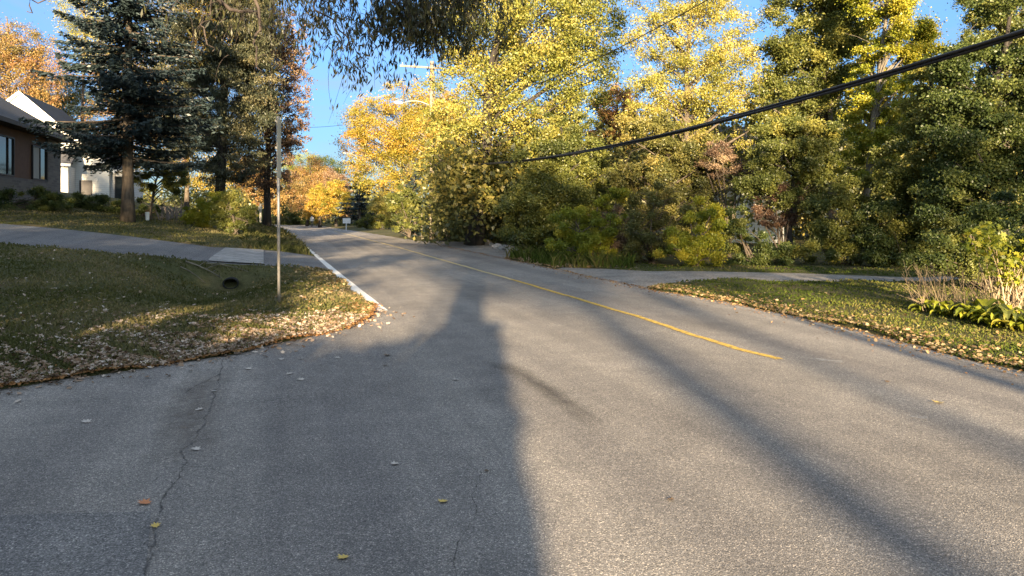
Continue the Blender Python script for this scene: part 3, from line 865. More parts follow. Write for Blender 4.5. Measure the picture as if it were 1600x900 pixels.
for lab, px, d, bl, mt, lf, nl, kw in [
    ('yellow and pink tinged bush at the roadside where the gravel driveway starts', 925, 25, [(905,350,38,35,0,.1), (940,370,38,36), (890,385,35,25,0,.1), (955,330,28,32), (920,395,55,16)], 'ygreen', .10, 12000, {}),
    ('tan dry bush right of the yellow roadside bush', 965, 25.5, [(965,365,28,45), (945,395,20,18)], 'dry', .09, 5000, dict(twigs=3)),
    ('yellow green bush by the middle of the gravel driveway', 1090, 22.5, [(1085,375,42,38,0,.1), (1110,345,32,38), (1060,390,35,25,0,.05), (1100,405,30,16,0,.1)], 'ygreen', .095, 11000, {}),
    ('dull green twiggy bush left of the yellow green driveway bush', 1020, 24, [(1015,360,40,45,0,-.1), (1040,330,35,35), (1000,395,35,22)], 'olive', .095, 9000, dict(twigs=3)),
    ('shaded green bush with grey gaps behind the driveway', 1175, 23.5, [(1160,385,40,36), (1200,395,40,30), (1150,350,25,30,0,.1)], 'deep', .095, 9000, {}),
    ('brown dry vine tangle in front of the pale house', 1140, 27, [(1130,255,32,28), (1160,270,26,26,0,.1), (1120,235,20,20,0,-.2)], 'dry', .09, 4000, dict(twigs=6)),
    ('reddish dry shrub between the pale house and the green bushes', 1222, 25, [(1222,320,24,32,0,-.15), (1195,330,20,35,0,-.3), (1250,300,16,25,0,.1)], 'rust', .09, 4500, dict(twigs=4)),
    ('mid green bush lit from the left, behind the driveway under the birch', 1320, 23, [(1310,340,48,45,0,.05), (1290,385,50,34), (1345,300,40,40,0,.05), (1330,395,35,26,0,.15)], 'green', .095, 16000, {}),
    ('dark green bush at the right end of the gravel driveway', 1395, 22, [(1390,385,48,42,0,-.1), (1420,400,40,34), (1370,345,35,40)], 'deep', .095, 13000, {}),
    ('dark undergrowth behind the dry stalks', 1540, 15, [(1500,370,60,45), (1580,360,70,50), (1540,420,70,40), (1470,415,40,32), (1620,420,60,50)], 'deep', .085, 22000, {}),
]:
    shrub('bush', lab, 'bush', px, d, bl, mt, lf, nl, group='bushes along the gravel driveway', **kw)

# the deep wood behind: one mass nobody could count
def woods():
    C, TT = [], []
    for i in range(520):
        px = random.uniform(690, 1900); d = random.uniform(38, 60)
        h = random.uniform(6.5, 9.5) if px > 1010 else random.uniform(4, 6.5)
        if px > 1180: h += 1.5
        c = np.array([(px-CX)/F*d, d, h*random.uniform(.08, .95)])
        r = random.uniform(1.2, 2.4)
        n = 330
        C.append(c + RNG.normal(size=(n, 3))*r*0.5); TT.append(np.clip(random.gauss(.42, .22) + RNG.normal(0, .15, n), 0, 1))
    C = np.concatenate(C); TT = np.concatenate(TT)
    k = (C[:, 2] > 0.1) & ~((C[:, 1] < 51) & (C[:, 1] > 41) & (C[:, 0] > 11) & (C[:, 0] < 17.5) & (C[:, 2] < 7.5)); C, TT = C[k], TT[k]
    o = fast_mesh('woods', leaf_verts(C, .30, .6, .4), 4, TT, M['olive'])
    tag(o, 'mass of olive woodland seen dimly behind the roadside trees', 'woods', kind='stuff')
def far_woods():
    C, TT = [], []
    for i in range(260):
        px = random.uniform(-200, 720); d = random.uniform(125, 175)
        h = random.uniform(3, 7.5)
        c = np.array([(px-CX)/F*d, d, T((px-CX)/F*d, d) + h*random.uniform(.05, .95)]); r = random.uniform(2, 3.6)
        C.append(c + RNG.normal(size=(260, 3))*r*0.5); TT.append(np.clip(random.gauss(.35, .22) + RNG.normal(0, .15, 260), 0, 1))
    C = np.concatenate(C); TT = np.concatenate(TT)
    o = fast_mesh('far_woods', leaf_verts(C, .6, .6, .4), 4, TT, M['olive'])
    tag(o, 'distant olive tree line closing off the street and the back gardens', 'woods', kind='stuff')
far_woods()
woods()
# ------------------------------------------------------------------ overhanging tree (trunk left of the picture)
root = empty('overhanging_tree', (-10.5, 7.5, T(-10.5, 7.5)), 'nearby tree whose dark drooping twigs hang across the top of the picture', 'tree')
mb = MB()
tp = [Vector((-10.5, 7.5, T(-10.5, 7.5)-.1)), Vector((-10.4, 7.6, 3)), Vector((-10.0, 7.9, 6)), Vector((-9.6, 8.2, 8.5)), Vector((-9.4, 8.4, 11))]
mb.tube(tp, [.4, .32, .26, .18, .05], 10)
tips = []
def limb(start, ends, r):
    pts = [Vector(start)] + [Vector(e) for e in ends]
    sm = []
    for i in range(len(pts)-1):
        for k in range(5):
            q = pts[i].lerp(pts[i+1], k/5)
            sm.append(q + Vector((wig(i*5+k, .10, .9, r*50), wig(i*5+k, .1, .8, r*31), wig(i*5+k, .08, 1.1, r*77))))
    sm.append(pts[-1])
    n = len(sm)-1
    mb.tube(sm, [r*(1-.88*i/n)+.004 for i in range(n+1)], 6, False)
    return sm
A = at
main = [
    limb(tp[2], [A(60,-260,10), A(280,-120,11.5), A(420,-60,12.5), A(560,-40,13), A(700,-10,13.5)], .11),
    limb(tp[2], [A(100,-200,9.5), A(270,-40,10.5), A(360,8,11), A(402,28,11.3)], .08),
    limb(tp[3], [A(300,-250,12), A(520,-160,13), A(690,-90,14), A(800,-60,14.5)], .09),
    limb(A(560,-40,13), [A(610,-5,13), A(640,22,13.2), A(690,60,13.4)], .05),
    limb(A(420,-60,12.5), [A(400,0,12), A(402,70,12), A(404,120,12)], .034),
    limb(A(280,-120,11.5), [A(330,-20,11.6), A(318,40,11.7), A(332,80,11.8)], .03),
    limb(A(100,-200,9.5), [A(90,-40,9), A(68,-2,9), A(42,18,9)], .014),
    limb(A(480,-50,12.8), [A(500,20,12.5), A(545,60,12.6), A(570,95,12.7)], .018),
]
HC, HA, HT = [], [], []
def hang(p, length, leafy, n_l, sway=.25, r=.006):
    """one drooping twig with narrow leaves"""
    d0 = Vector((random.gauss(0, sway), random.gauss(0, sway), -1)).normalized()
    pts = [p]; dirv = Vector((random.uniform(-1, 1), random.uniform(-1, 1), .1)).normalized()
    for k in range(6):
        dirv = dirv.lerp(d0, .35).normalized()
        pts.append(pts[-1] + dirv*(length/6))
    mb.tube(pts, [r*(1-.13*k) for k in range(7)], 3, False)
    for _ in range(n_l):
        f = random.uniform(.15, 1)*6; i = min(5, int(f)); q = pts[i].lerp(pts[i+1], f-i)
        HC.append(tuple(q + Vector((random.gauss(0, .04), random.gauss(0, .04), random.gauss(-.03, .03)))))
        HA.append((dirv.x*.3, dirv.y*.3, -.9)); HT.append(min(1, max(0, random.gauss(leafy, .18))))
for sm, cnt, lo, hi, nl in ((main[0], 190, .5, 1.5, 12), (main[2], 230, .6, 1.5, 14), (main[3], 75, .3, .9, 18), (main[1], 22, .3, .8, 3), (main[7], 60, .25, .7, 9), (main[4], 16, .3, .7, 3)):
    for _ in range(cnt):
        q = sm[random.randint(len(sm)//3, len(sm)-1)]
        hang(q + Vector((random.gauss(0, .35), random.gauss(0, .35), random.gauss(0, .15))), random.uniform(lo, hi), .4, nl)
# denser leafy mass near the maple
for _ in range(330):
    p = A(random.gauss(688, 46), random.uniform(-70, 50), random.uniform(12.8, 14.5))
    hang(p, random.uniform(.3, .9), .5, 17, .15)
for _ in range(150):
    p = A(random.uniform(330, 640), random.uniform(-60, 45), random.uniform(12, 14))
    hang(p, random.uniform(.3, .8), .35, 9, .3)
# long bare twigs below
for (a, b) in (((535,70), (525,195)), ((545,80), (512,215)), ((490,60), (492,140)), ((600,40), (612,125)), ((575,60), (545,150)), ((520,75), (540,130))):
    hang(A(a[0], a[1], 12.6), (b[1]-a[1])/F*12.6, .3, 3, .2, .007)
mb.build('trunk', M['twig'], root, True)
fast_mesh('foliage', leaf_verts(np.array(HC), .125, .24, 0, 0, np.array(HA)), 4, HT, M['willow'], root)

# ------------------------------------------------------------------ unseen trees and added hedges behind the viewer, placed to throw the shadows
def copy_tree(o, loc, sc, rz, label, group=None):
    c = o.copy(); COL.objects.link(c)
    c.location = loc; c.scale = (sc[0], sc[0], sc[1]); c.rotation_euler = (0, 0, rz); c['label'] = label
    if group: c['group'] = group
    for ch in o.children:
        k = ch.copy(); COL.objects.link(k); k.parent = c
    return c
def px_tree(name, label, x, y, zlow, ztop, w, mat, leaf, n, trunk, dens=8, limbs=30, group='trees behind the viewer', blobs=4):
    """a tree placed by its metres rather than by the photograph"""
    rt = empty(name, (x, y, 0), label, 'tree', group)
    cl, rad = [], []
    for i in range(blobs):
        f = (i+.5)/blobs
        c = np.array([x + random.uniform(-.3, .3)*w, y + random.uniform(-.3, .3)*w, zlow + (ztop-zlow)*f])
        a = w*(1.0 if blobs < 3 else (.75+.35*math.sin(f*math.pi)))*.8
        az = (ztop-zlow)/blobs*.75
        u = unit(RNG.normal(size=(dens*3, 3))); r = RNG.uniform(.2, 1, dens*3)**.45
        cl.append(c + u*r[:, None]*np.array([a, a, az])); rad.append(np.full(dens*3, .42*min(a, az*1.6)))
    cl, rad = np.concatenate(cl), np.concatenate(rad)
    m = MB()
    pts = [Vector((x + wig(k*.7, trunk*.6, 1, x), y, -.05 + (ztop*.93)*k/8)) for k in range(9)]
    rr = [trunk*(1.3 if k == 0 else 1)*(1-.1*k)+.01 for k in range(9)]
    m.tube(pts, rr, 9)
    for j in range(min(limbs, len(cl))):
        c = Vector(cl[j*len(cl)//limbs % len(cl)])
        f = max(.15, min(.9, (c.z - .25*w)/(ztop*.93)))
        i = min(7, int(f*8)); a = pts[i].lerp(pts[i+1], f*8-i)
        m.tube(limb_curve(a, c, .1), [max(.01, rr[i]*.5)*(1-.16*k) for k in range(6)], 5, False)
    m.build('trunk', M['bark'], rt, True)
    V, ti = crown_leaves(cl, rad, np.zeros(len(cl)), n, leaf, .65, .4, 0, .15)
    fast_mesh('crown', V, 4, ti, M[mat], rt)
    return rt
def hedge(label, x0, x1, y, h, th, n):  # unseen leafy block, added to keep low sun off the foreground and left lawn
    rt = empty('shade_hedge', ((x0+x1)/2, y, 0), label, 'hedge')
    C = np.stack([RNG.uniform(x0, x1, n), y + RNG.uniform(-.5, .5, n)*th, RNG.uniform(.02, 1, n)*h], 1)
    C[:, 2] *= 1 + .04*np.sin(C[:, 0]*1.3) + .02*np.sin(C[:, 0]*3.1)
    fast_mesh('foliage', leaf_verts(C, .34, .6, .2), 4, RNG.uniform(0, 1, n), M['deep'], rt)
    m = MB()
    for i in range(int((x1-x0)/.8)):
        x = x0 + .4 + i*.8
        m.tube([(x, y, -.05), (x+.05, y, h*.5), (x, y+.05, h*.95)], [.06, .045, .01], 6)
    m.build('stems', M['bark'], rt)
TN = math.tan(SUN_EL)
hedge('unseen cedar hedge added behind the viewer to shade the foreground', -6, 0.95, -14, 4.5, 2.2, 14000)
hedge('taller unseen cedar hedge added behind the viewer to shade the left lawn', -34, -4.3, -15.5, 8.3, 2.4, 52000)
px_tree('big_tree', 'thick trunked tree behind the viewer', 0.62, -15.5, 7.6, 15.2, 3.9, 'green', .26, 6500, .40)
px_tree('big_tree', 'leafy tree behind the viewer, next to the thick trunked one', -3.4, -18.5, 5.4, 9.2, 2.3, 'green', .26, 3000, .22)
px_tree('big_tree', 'dense tree behind the viewer to the left', -8.2, -15, 2.5, 12.5, 3.4, 'deep', .3, 9000, .3, dens=10)
px_tree('big_tree', 'tallest dense tree behind the viewer to the left', -13.8, -15, 2.5, 17.5, 3.6, 'deep', .32, 12000, .35, dens=12, blobs=5)
px_tree('big_tree', 'dense tree far behind the viewer to the left', -20, -15, 2.5, 16.5, 4.2, 'deep', .34, 14000, .35, dens=10)
px_tree('big_tree', 'dense tree leftmost behind the viewer', -27, -15, 2.5, 16.0, 4.4, 'deep', .34, 14000, .35, dens=10)
px_tree('slender_tree', 'slender tree behind the viewer at right', 4.3, -50, 12.5, 17.0, 3.0, 'green', .24, 1500, .24, limbs=24)
px_tree('slender_tree', 'slender tree behind the viewer, second at right', 6.0, -20, 8.6, 12.6, 2.4, 'green', .24, 700, .17, limbs=24)
px_tree('slender_tree', 'slender tree behind the viewer, third at right', 9.2, -30, 8.6, 15.0, 3.2, 'green', .24, 2000, .2, limbs=24)
px_tree('slender_tree', 'leafy tree behind the viewer, fourth at right', 13.2, -22, 6.2, 13.0, 3.2, 'green', .26, 3200, .22, limbs=24)
px_tree('slender_tree', 'leafy tree behind the viewer, rightmost', 18.5, -22, 5.0, 17.5, 3.6, 'green', .28, 9000, .25, limbs=24, blobs=5)
px_tree('slender_tree', 'tall tree far behind the viewer, nearest the middle', 1.9, -52, 13.5, 18.0, 3.0, 'green', .28, 1500, .26, limbs=20)
px_tree('slender_tree', 'tall tree far behind the viewer to the right', 6.4, -56, 14.5, 19.0, 3.0, 'green', .28, 1800, .3, limbs=20)
px_tree('slender_tree', 'tall tree far behind the viewer, between two others', 5.4, -66, 16.0, 21.0, 3.2, 'green', .28, 1800, .34, limbs=20)
px_tree('slender_tree', 'tall tree far behind the viewer at far right', 8.4, -60, 15.0, 20.0, 3.0, 'green', .28, 1800, .28, limbs=20)
px_tree('big_tree', 'unseen dense tree added beyond the left hedge to shade the white house', -29.5, -16.5, 6, 21.6, 3.6, 'deep', .34, 13000, .35, dens=12, blobs=5)  # this and the next tree are added to shade the white house's lower walls
px_tree('big_tree', 'outermost unseen dense tree added beyond the left hedge to shade the white house', -35.5, -16.5, 6, 21.6, 3.8, 'deep', .34, 13000, .35, dens=12, blobs=5)
# ------------------------------------------------------------------ houses
def mat_bands(name, c1, c2, pitch, axis, gap=0.12, rough=.8, var=.18):
    """boards or shingle courses: thin dark joints every pitch metres along an axis vector"""
    m, N, L, P = nodes(name)
    tc = N.new('ShaderNodeTexCoord')
    dt = N.new('ShaderNodeVectorMath'); dt.operation = 'DOT_PRODUCT'; L.new(tc.outputs['Object'], dt.inputs[0])
    dt.inputs[1].default_value = Vector(axis)/pitch
    fr = N.new('ShaderNodeMath'); fr.operation = 'FRACT'; L.new(dt.outputs['Value'], fr.inputs[0])
    r = ramp(N, [(0, c2), (gap, c2), (min(.99, gap+.03), c1), (1, c1)]); r.color_ramp.interpolation = 'LINEAR'
    L.new(fr.outputs[0], r.inputs[0])
    n = noise(N, L, tc.outputs['Object'], 5, 5, .6)
    r2 = ramp(N, [(.3, (1-var,)*3), (.7, (1+var,)*3)]); L.new(n.outputs[0], r2.inputs[0])
    L.new(mixc(N, L, 1, r.outputs[0], r2.outputs[0], 'MULTIPLY'), P.inputs['Base Color'])
    P.inputs['Roughness'].default_value = rough
    return m
def mat_stone():
    m, N, L, P = nodes('grey_stone')
    tc = N.new('ShaderNodeTexCoord')
    cb = N.new('ShaderNodeSeparateXYZ'); L.new(tc.outputs['Object'], cb.inputs[0])
    ad = N.new('ShaderNodeMath'); ad.operation = 'ADD'; L.new(cb.outputs[0], ad.inputs[0]); L.new(cb.outputs[1], ad.inputs[1])
    cx = N.new('ShaderNodeCombineXYZ'); L.new(ad.outputs[0], cx.inputs[0]); L.new(cb.outputs[2], cx.inputs[1])
    b = N.new('ShaderNodeTexBrick'); L.new(cx.outputs[0], b.inputs[0])
    b.inputs['Scale'].default_value = 1; b.inputs['Brick Width'].default_value = .42; b.inputs['Row Height'].default_value = .13; b.inputs['Mortar Size'].default_value = .012
    b.inputs['Color1'].default_value = (.19, .17, .155, 1); b.inputs['Color2'].default_value = (.11, .10, .10, 1); b.inputs['Mortar'].default_value = (.17, .16, .15, 1)
    L.new(b.outputs[0], P.inputs['Base Color']); P.inputs['Roughness'].default_value = .9
    return m
M['wood_siding'] = mat_bands('brown_board_siding', (.135, .068, .038), (.05, .028, .018), .16, (-.271, .963, 0), .08)
M['stone'] = mat_stone()
M['shingle'] = mat_bands('grey_shingle', (.060, .060, .066), (.035, .035, .04), .16, (0, 0, 1), .15, .9, .3)
M['fascia'] = mat_plain('brown_fascia', (.075, .06, .05), .6, .1, 4)
M['white_siding'] = mat_bands('white_siding', (.52, .51, .48), (.34, .33, .32), .16, (0, 0, 1), .10, .7, .06)
M['white_trim'] = mat_plain('white_trim', (.70, .69, .66), .6, .06, 4)
M['frame'] = mat_plain('dark_window_frame', (.018, .018, .02), .5, .1, 4)
M['curtain'] = mat_plain('pale_curtain', (.38, .38, .36), .8, .12, 3, stretch=(6, 6, .3))
M['door_dark'] = mat_plain('dark_door', (.05, .045, .045), .6, .1, 4)
def mat_glass():
    m, N, L, P = nodes('window_glass')
    n = noise(N, L, N.new('ShaderNodeTexCoord').outputs['Object'], 1.5, 2)
    r = ramp(N, [(.3, (.010, .014, .014)), (.7, (.030, .036, .036))]); L.new(n.outputs[0], r.inputs[0]); L.new(r.outputs[0], P.inputs['Base Color'])
    P.inputs['Roughness'].default_value = .06
    P.inputs['Specular IOR Level'].default_value = .45
    return m
M['glass'] = mat_glass()
Z = Vector((0, 0, 1))
E3 = Vector((.271, -.963, 0)); N3 = Vector((.963, .271, 0))

def house_window(parent, a, along, out, w, z0, z1, mull=(.5,), frame=.07, mf='frame', pane_mat='glass', curtain=None):
    """frame standing proud of the wall, one pane sunk in it"""
    a = Vector(a)
    m = MB(); dep = out*.09
    p = a + out*.004; p.z = z0
    m.box(p, along*w, dep, Z*frame); m.box(p + Z*(z1-z0-frame), along*w, dep, Z*frame)
    m.box(p + Z*frame, along*frame, dep, Z*(z1-z0-2*frame)); m.box(p + Z*frame + along*(w-frame), along*frame, dep, Z*(z1-z0-2*frame))
    for q in mull: m.box(p + Z*frame + along*(w*q-frame*.35), along*(frame*.7), dep*.9, Z*(z1-z0-2*frame))
    fr = m.build('window', M[mf], parent)
    m = MB(); m.box(p + along*frame*.9 + Z*frame*.9, along*(w-1.8*frame), out*.03, Z*(z1-z0-1.8*frame))
    g = m.build('pane', M[pane_mat], fr); g.location = (0, 0, 0)
    if curtain:
        m = MB(); m.box(p + along*(w*curtain[0]) + Z*frame + out*.031, along*(w*(curtain[1]-curtain[0])), out*.012, Z*(z1-z0-2*frame))
        c = m.build('curtain', M['curtain'], fr); c.location = (0, 0, 0)
    return fr

def brown_house():
    C1 = Vector((-26.05, 42.5, 0)); z0, zs = 1.7, 5.86
    h = empty('brown_house', (-26, 40, 2), 'single storey house with brown board wall, stone corner and grey hip roof at left', 'house')
    Lh, Wd = 18.0, 11.0
    def tpx(px):
        k = (px-CX)/F
        return (-26.05 - k*42.5)/(-.271 - k*.963)
    t_st = tpx(75)
    # core block, then skins
    m = MB(); m.box(C1 + E3*.12 - N3*.12 + Z*z0, E3*(Lh-.24), -N3*(Wd-.24), Z*(zs-z0)); m.build('wall', M['wood_siding'], h)
    m = MB(); m.box(C1 + Z*z0, E3*t_st, -N3*.119, Z*(zs-z0-.01)); m.box(C1 + E3*t_st + Z*z0, E3*(Lh-t_st), -N3*.119, Z*(3.50-z0))
    m.box(C1 - N3*.119 + Z*z0, -N3*(Wd-.13), E3*.119, Z*(zs-z0-.01))
    m.build('stone_veneer', M['stone'], h)
    a = C1 + E3*t_st - N3*.12
    w2a, w2b = tpx(75.5), tpx(53)
    house_window(h, C1 + E3*(w2a+.03) - N3*.12, E3, N3, w2b-w2a, 3.53, 5.32, (.48,), curtain=(.52, .95))
    w1a = tpx(24)
    house_window(h, C1 + E3*w1a - N3*.12, E3, N3, 4.2, 3.53, 5.42, (.18, .6))
    house_window(h, C1 + E3*(w1a+6.0) - N3*.12, E3, N3, 2.0, 3.53, 5.42, (.5,))
    ov = .55
    c = [C1 + (-E3)*ov + N3*ov, C1 + E3*(Lh+ov) + N3*ov, C1 + E3*(Lh+ov) - N3*(Wd+ov), C1 - E3*ov - N3*(Wd+ov)]
    ze = zs + .02
    half = Wd/2 + ov; rise = half*.70
    ra = C1 - E3*ov + N3*ov + (E3 - N3)*half; rb = C1 + E3*(Lh+ov) + N3*ov + (-E3 - N3)*half
    lo = [p + Z*(ze+.20) for p in c]; ra = ra + Z*(ze+.20+rise); rb = rb + Z*(ze+.20+rise)
    m = MB(); m.add(lo + [ra, rb], [(0, 1, 5, 4), (1, 2, 5), (2, 3, 4, 5), (3, 0, 4), (3, 2, 1, 0)]); m.build('roof', M['shingle'], h)
    m = MB()
    m.box(c[0] + Z*ze, E3*(Lh+2*ov), -N3*.04, Z*.197); m.box(c[1] - N3*.04 + Z*ze, -N3*(Wd+2*ov-.08), -E3*.04, Z*.197)
    m.box(c[3] + Z*ze, E3*(Lh+2*ov), N3*.04, Z*.197); m.box(c[0] - N3*.04 + Z*ze, -N3*(Wd+2*ov-.08), E3*.04, Z*.197)
    m.box(c[0] - N3*.05 + E3*.05 + Z*(ze+.002), E3*(Lh+2*ov-.1), -N3*(Wd+2*ov-.1), Z*.03)
    m.build('fascia', M['fascia'], h)
brown_house()

def white_house():
    h = empty('white_house', (-40, 62, 2.5), 'white gabled house with dark shingle roof behind the brown house', 'house')
    pk = at(30, 143, 60.0); zp = pk.z - .15
    A0 = Vector((pk.x, pk.y, 0))
    hw, drop, zb, back = 6.6, 5.95, 2.0, 11.0
    zE = zp - drop
    def g(s, z): return A0 + N3*s + Z*z
    m = MB(); m.prism([g(-hw, zb), g(hw, zb), g(hw, zE), g(0, zp), g(-hw, zE)], -E3*back); m.build('wall', M['white_siding'], h)
    ovr, th = .10, .16
    slope = drop/hw
    def slab(sg):
        a = g(0, zp+.02) + E3*ovr; b = g(sg*(hw+.4), zE + .02 - .4*slope) + E3*ovr
        m.prism([a, b, b + Z*th, a + Z*th], -E3*(back+2*ovr))
    m = MB(); slab(1); slab(-1); m.build('roof', M['shingle'], h)
    m = MB()
    for sg in (1, -1):
        a = g(0, zp+.0) + E3*(ovr+.005); b = g(sg*(hw+.42), zE - .42*slope) + E3*(ovr+.005)
        m.prism([a - Z*.1, b - Z*.1, b + Z*.2, a + Z*.2], E3*.04)
    m.build('rake_board', M['white_trim'], h)
    # porch with its own low roof against the gable wall
    def wpx(px):                                          # place along the gable wall seen at a pixel column
        k = (px-CX)/F
        return (A0.x - k*A0.y)/(k*.271 - .963)
    s0, s1 = wpx(70), wpx(118); out = 2.0
    m = MB(); m.box(g(s0, zb) + E3*.003, N3*(s1-s0), E3*out, Z*(5.6-zb)); m.build('porch', M['white_siding'], h)
    m = MB(); q = [g(s0-.3, 5.65) + E3*(out+.4), g(s0-.3, 7.1) + E3*.003, g(s0-.3, 7.25) + E3*.003, g(s0-.3, 5.8) + E3*(out+.4)]
    m.prism(q, N3*(s1-s0+.6)); m.build('porch_roof', M['shingle'], h)
    m = MB(); m.box(g(s0-.3, 5.61) + E3*(out+.402), N3*(s1-s0+.6), E3*.04, Z*.2); m.build('gutter', M['white_trim'], h)
    d0 = wpx(119)+.25
    m = MB(); m.box(g(d0, zb) + E3*.004, N3*.95, E3*.06, Z*2.6); dr = m.build('door', M['door_dark'], h)
    m = MB(); m.box(g(d0+.8, zb+1.0) + E3*.065, N3*.04, E3*.05, Z*.14); kn = m.build('handle', M['steel'], dr); kn.location = (0, 0, 0)
    m = MB(); m.tube([g(d0+1.35, 4.6) + E3*.01, g(d0+1.35, 4.6) + E3*.09, g(d0+1.35, 4.72)+E3*.12], [.05, .07, .03], 8); m.build('wall_lamp', M['white_trim'], h)
    house_window(h, g(s0+.35, 0) + E3*(out+.004), N3, E3, 1.1, 3.4, 5.0, (.5,), mf='white_trim')
    house_window(h, g(-1.3, 0), N3, E3, 1.1, 7.8, 9.2, (.5,), mf='white_trim')
    m = MB(); m.box(g(hw+.003, zb) - E3*.6, N3*1.5, -E3*5, Z*(5.4-zb)); m.build('side_wing', M['white_siding'], h)
    m = MB(); m.box(g(hw+.003, 5.4) - E3*.2, N3*1.9, -E3*5.6, Z*.18); m.build('wing_roof', M['white_trim'], h)
    house_window(h, g(hw+.3, 0) - E3*.6, N3, E3, .9, 2.9, 5.0, (), mf='frame')
white_house()

def pale_house():
    h = empty('pale_house', (14, 43, 0), 'pale grey house glimpsed through gaps in the trees at right', 'house')
    a = at(1105, 390, 42); b = at(1225, 390, 42)
    o = Vector((a.x, 42, 0)); X = Vector((1, 0, 0)); Y = Vector((0, 1, 0)); w = b.x - a.x
    m = MB(); m.box(o, X*w, Y*8, Z*4.6); m.build('wall', M['white_siding'], h)
    m = MB(); m.prism([o + X*-.5 + Y*-.5 + Z*4.603, o + X*-.5 + Y*4 + Z*7.2, o + X*-.5 + Y*8.5 + Z*4.603], X*(w+1)); m.build('roof', M['shingle'], h)
    for s in (.6, 2.6): house_window(h, o + X*s, X, Vector((0, -1, 0)), 1.1, 1.3, 2.8, (.5,), mf='white_trim')
pale_house()

# ------------------------------------------------------------------ poles, lamps, signs
def utility_pole(label, px, d, base_py, top_py, r, arms, group):
    b = at(px, base_py, d); t = at(px, top_py, d)
    rt = empty('utility_pole', (b.x, d, b.z), label, 'utility pole', group)
    m = MB(); m.tube([b - Z*.1, b.lerp(t, .5), t], [r, r*.85, r*.68], 12); m.build('pole', M['pole_wood'], rt, True)
    for kind, (x0, y0), (x1, y1) in arms:
        p = at(x0, y0, d); q = at(x1, y1, d)
        if kind == 'lamp':
            cv = [p + (q-p)*f + Z*(.25*math.sin(f*math.pi)) for f in [i/6 for i in range(7)]]
            m = MB(); m.tube(cv, .035, 6); arm = m.build('lamp_arm', M['steel'], rt, True)
            e = cv[-1]; dr = (q-p).normalized()
            m = MB(); m.tube([e - dr*.05, e + dr*.12, e + dr*.4, e + dr*.55], [.05, .1, .11, .04], 8)
            hd = m.build('lamp_head', M['white_sign'], arm, True); hd.location = (0, 0, 0)
        else:
            m = MB(); m.box(p + Vector((0, -r-.1, -.06)), q-p, (0, .1, 0), (0, 0, .12)); ca = m.build('crossarm', M['pole_wood'], rt)
            for f in (.06, .35, .94):
                m = MB(); e = p + (q-p)*f + Vector((0, -r-.05, .06)); m.tube([e, e+Z*.1, e+Z*.18], [.025, .045, .02], 8)
                ins = m.build('insulator', M['steel'], ca); ins.location = (0, 0, 0)
    return rt
utility_pole('tall weathered wooden utility pole with lamp arm, at the roadside before the maple', 675, 50, 374, 96, .21, [('lamp', (674,166), (628,161)), ('cross', (626,104), (690,108))], 'utility poles')
utility_pole('distant thin utility pole with lamp arm beside the dark pine', 559, 105, 356, 244, .16, [('lamp', (559,246), (540,240))], 'utility poles')
utility_pole('slim leaning post left of the near utility pole', 659, 50.5, 374, 330, .05, [], None)

# signpost on the lawn, its narrow panel seen edge on
b = hit(436, 474); d = b.y
rt = empty('signpost', tuple(b), 'slim grey steel signpost on the lawn with narrow panel turned edge on', 'signpost')
t = at(434.3, 182, d)
m = MB(); m.tube([b - Z*.15, b.lerp(t, .5), Vector((t.x, t.y, t.z))], [.027, .027, .027], 8); m.build('post', M['steel'], rt, True)
pa = at(433.6, 278, d); pb = at(433.0, 187, d)
ax = Vector((-.02, 1, 0)); ay = Vector((1, .02, 0))
m = MB()
for (f0, f1) in ((0, 1),):
    z0, z1 = pa.z + (pb.z-pa.z)*f0, pa.z + (pb.z-pa.z)*f1
    o_ = Vector((pa.x+.012, pa.y - .05, z0)) - ax*.12
    m.box(o_ + ay*.03, ax*.24, ay*.004, Z*(z1-z0))
m.build('sign_panel', M['sign_back'], rt)
for f in (.1, .5, .95):
    m = MB(); z_ = pa.z + (pb.z-pa.z)*f; m.box(Vector((pa.x-.03, pa.y-.035, z_)), (.06, 0, 0), (0, .07, 0), (0, 0, .04)); m.build('bracket', M['steel'], rt)

# white board on a post far along the road
b = at(541, 360, 84); rt = empty('road_sign', tuple(b), 'small white rectangular sign board on a post at the far right roadside', 'sign')
m = MB(); m.tube([b - Z*.1, at(541, 341, 84)], .05, 8); m.build('post', M['white_sign'], rt)
p = at(535.5, 349, 83.9); m = MB(); m.box(p, (12/F*84, 0, 0), (0, .03, 0), (0, 0, 8/F*84)); m.build('sign_panel', M['white_sign'], rt)
# pale marker post and yellow sapling on the mound at left
b = hit(407, 351); rt = empty('marker_post', tuple(b), 'pale slim marker post standing on the mound left of the road', 'post')
m = MB(); m.tube([b - Z*.1, b + Z*(33/F*b.y)], .09, 8); m.build('post', M['sign_back'], rt)
m = MB(); m.box(b + Vector((-.15, -.1, 22/F*b.y)), (.3, 0, 0), (0, -.02, 0), (0, 0, .35)); m.build('sign_panel', M['sign_back'], rt)
shrub('sapling', 'little yellow sapling beside the pale marker post', 'sapling', 398, b.y, [(398,326,7,11,0,.2), (397,335,5,8)], 'yellow', .18, 500, stems=2)
# white painted guard at the foot of the young tree
b = hit(235, 345); b.y -= .3
m = MB(); m.tube([Vector((b.x, b.y, b.z-.05)), Vector((b.x, b.y, b.z+.42))], .09, 10)
tag(m.build('trunk_guard', M['white_trim']), 'short white guard post at the foot of the young tree', 'post')

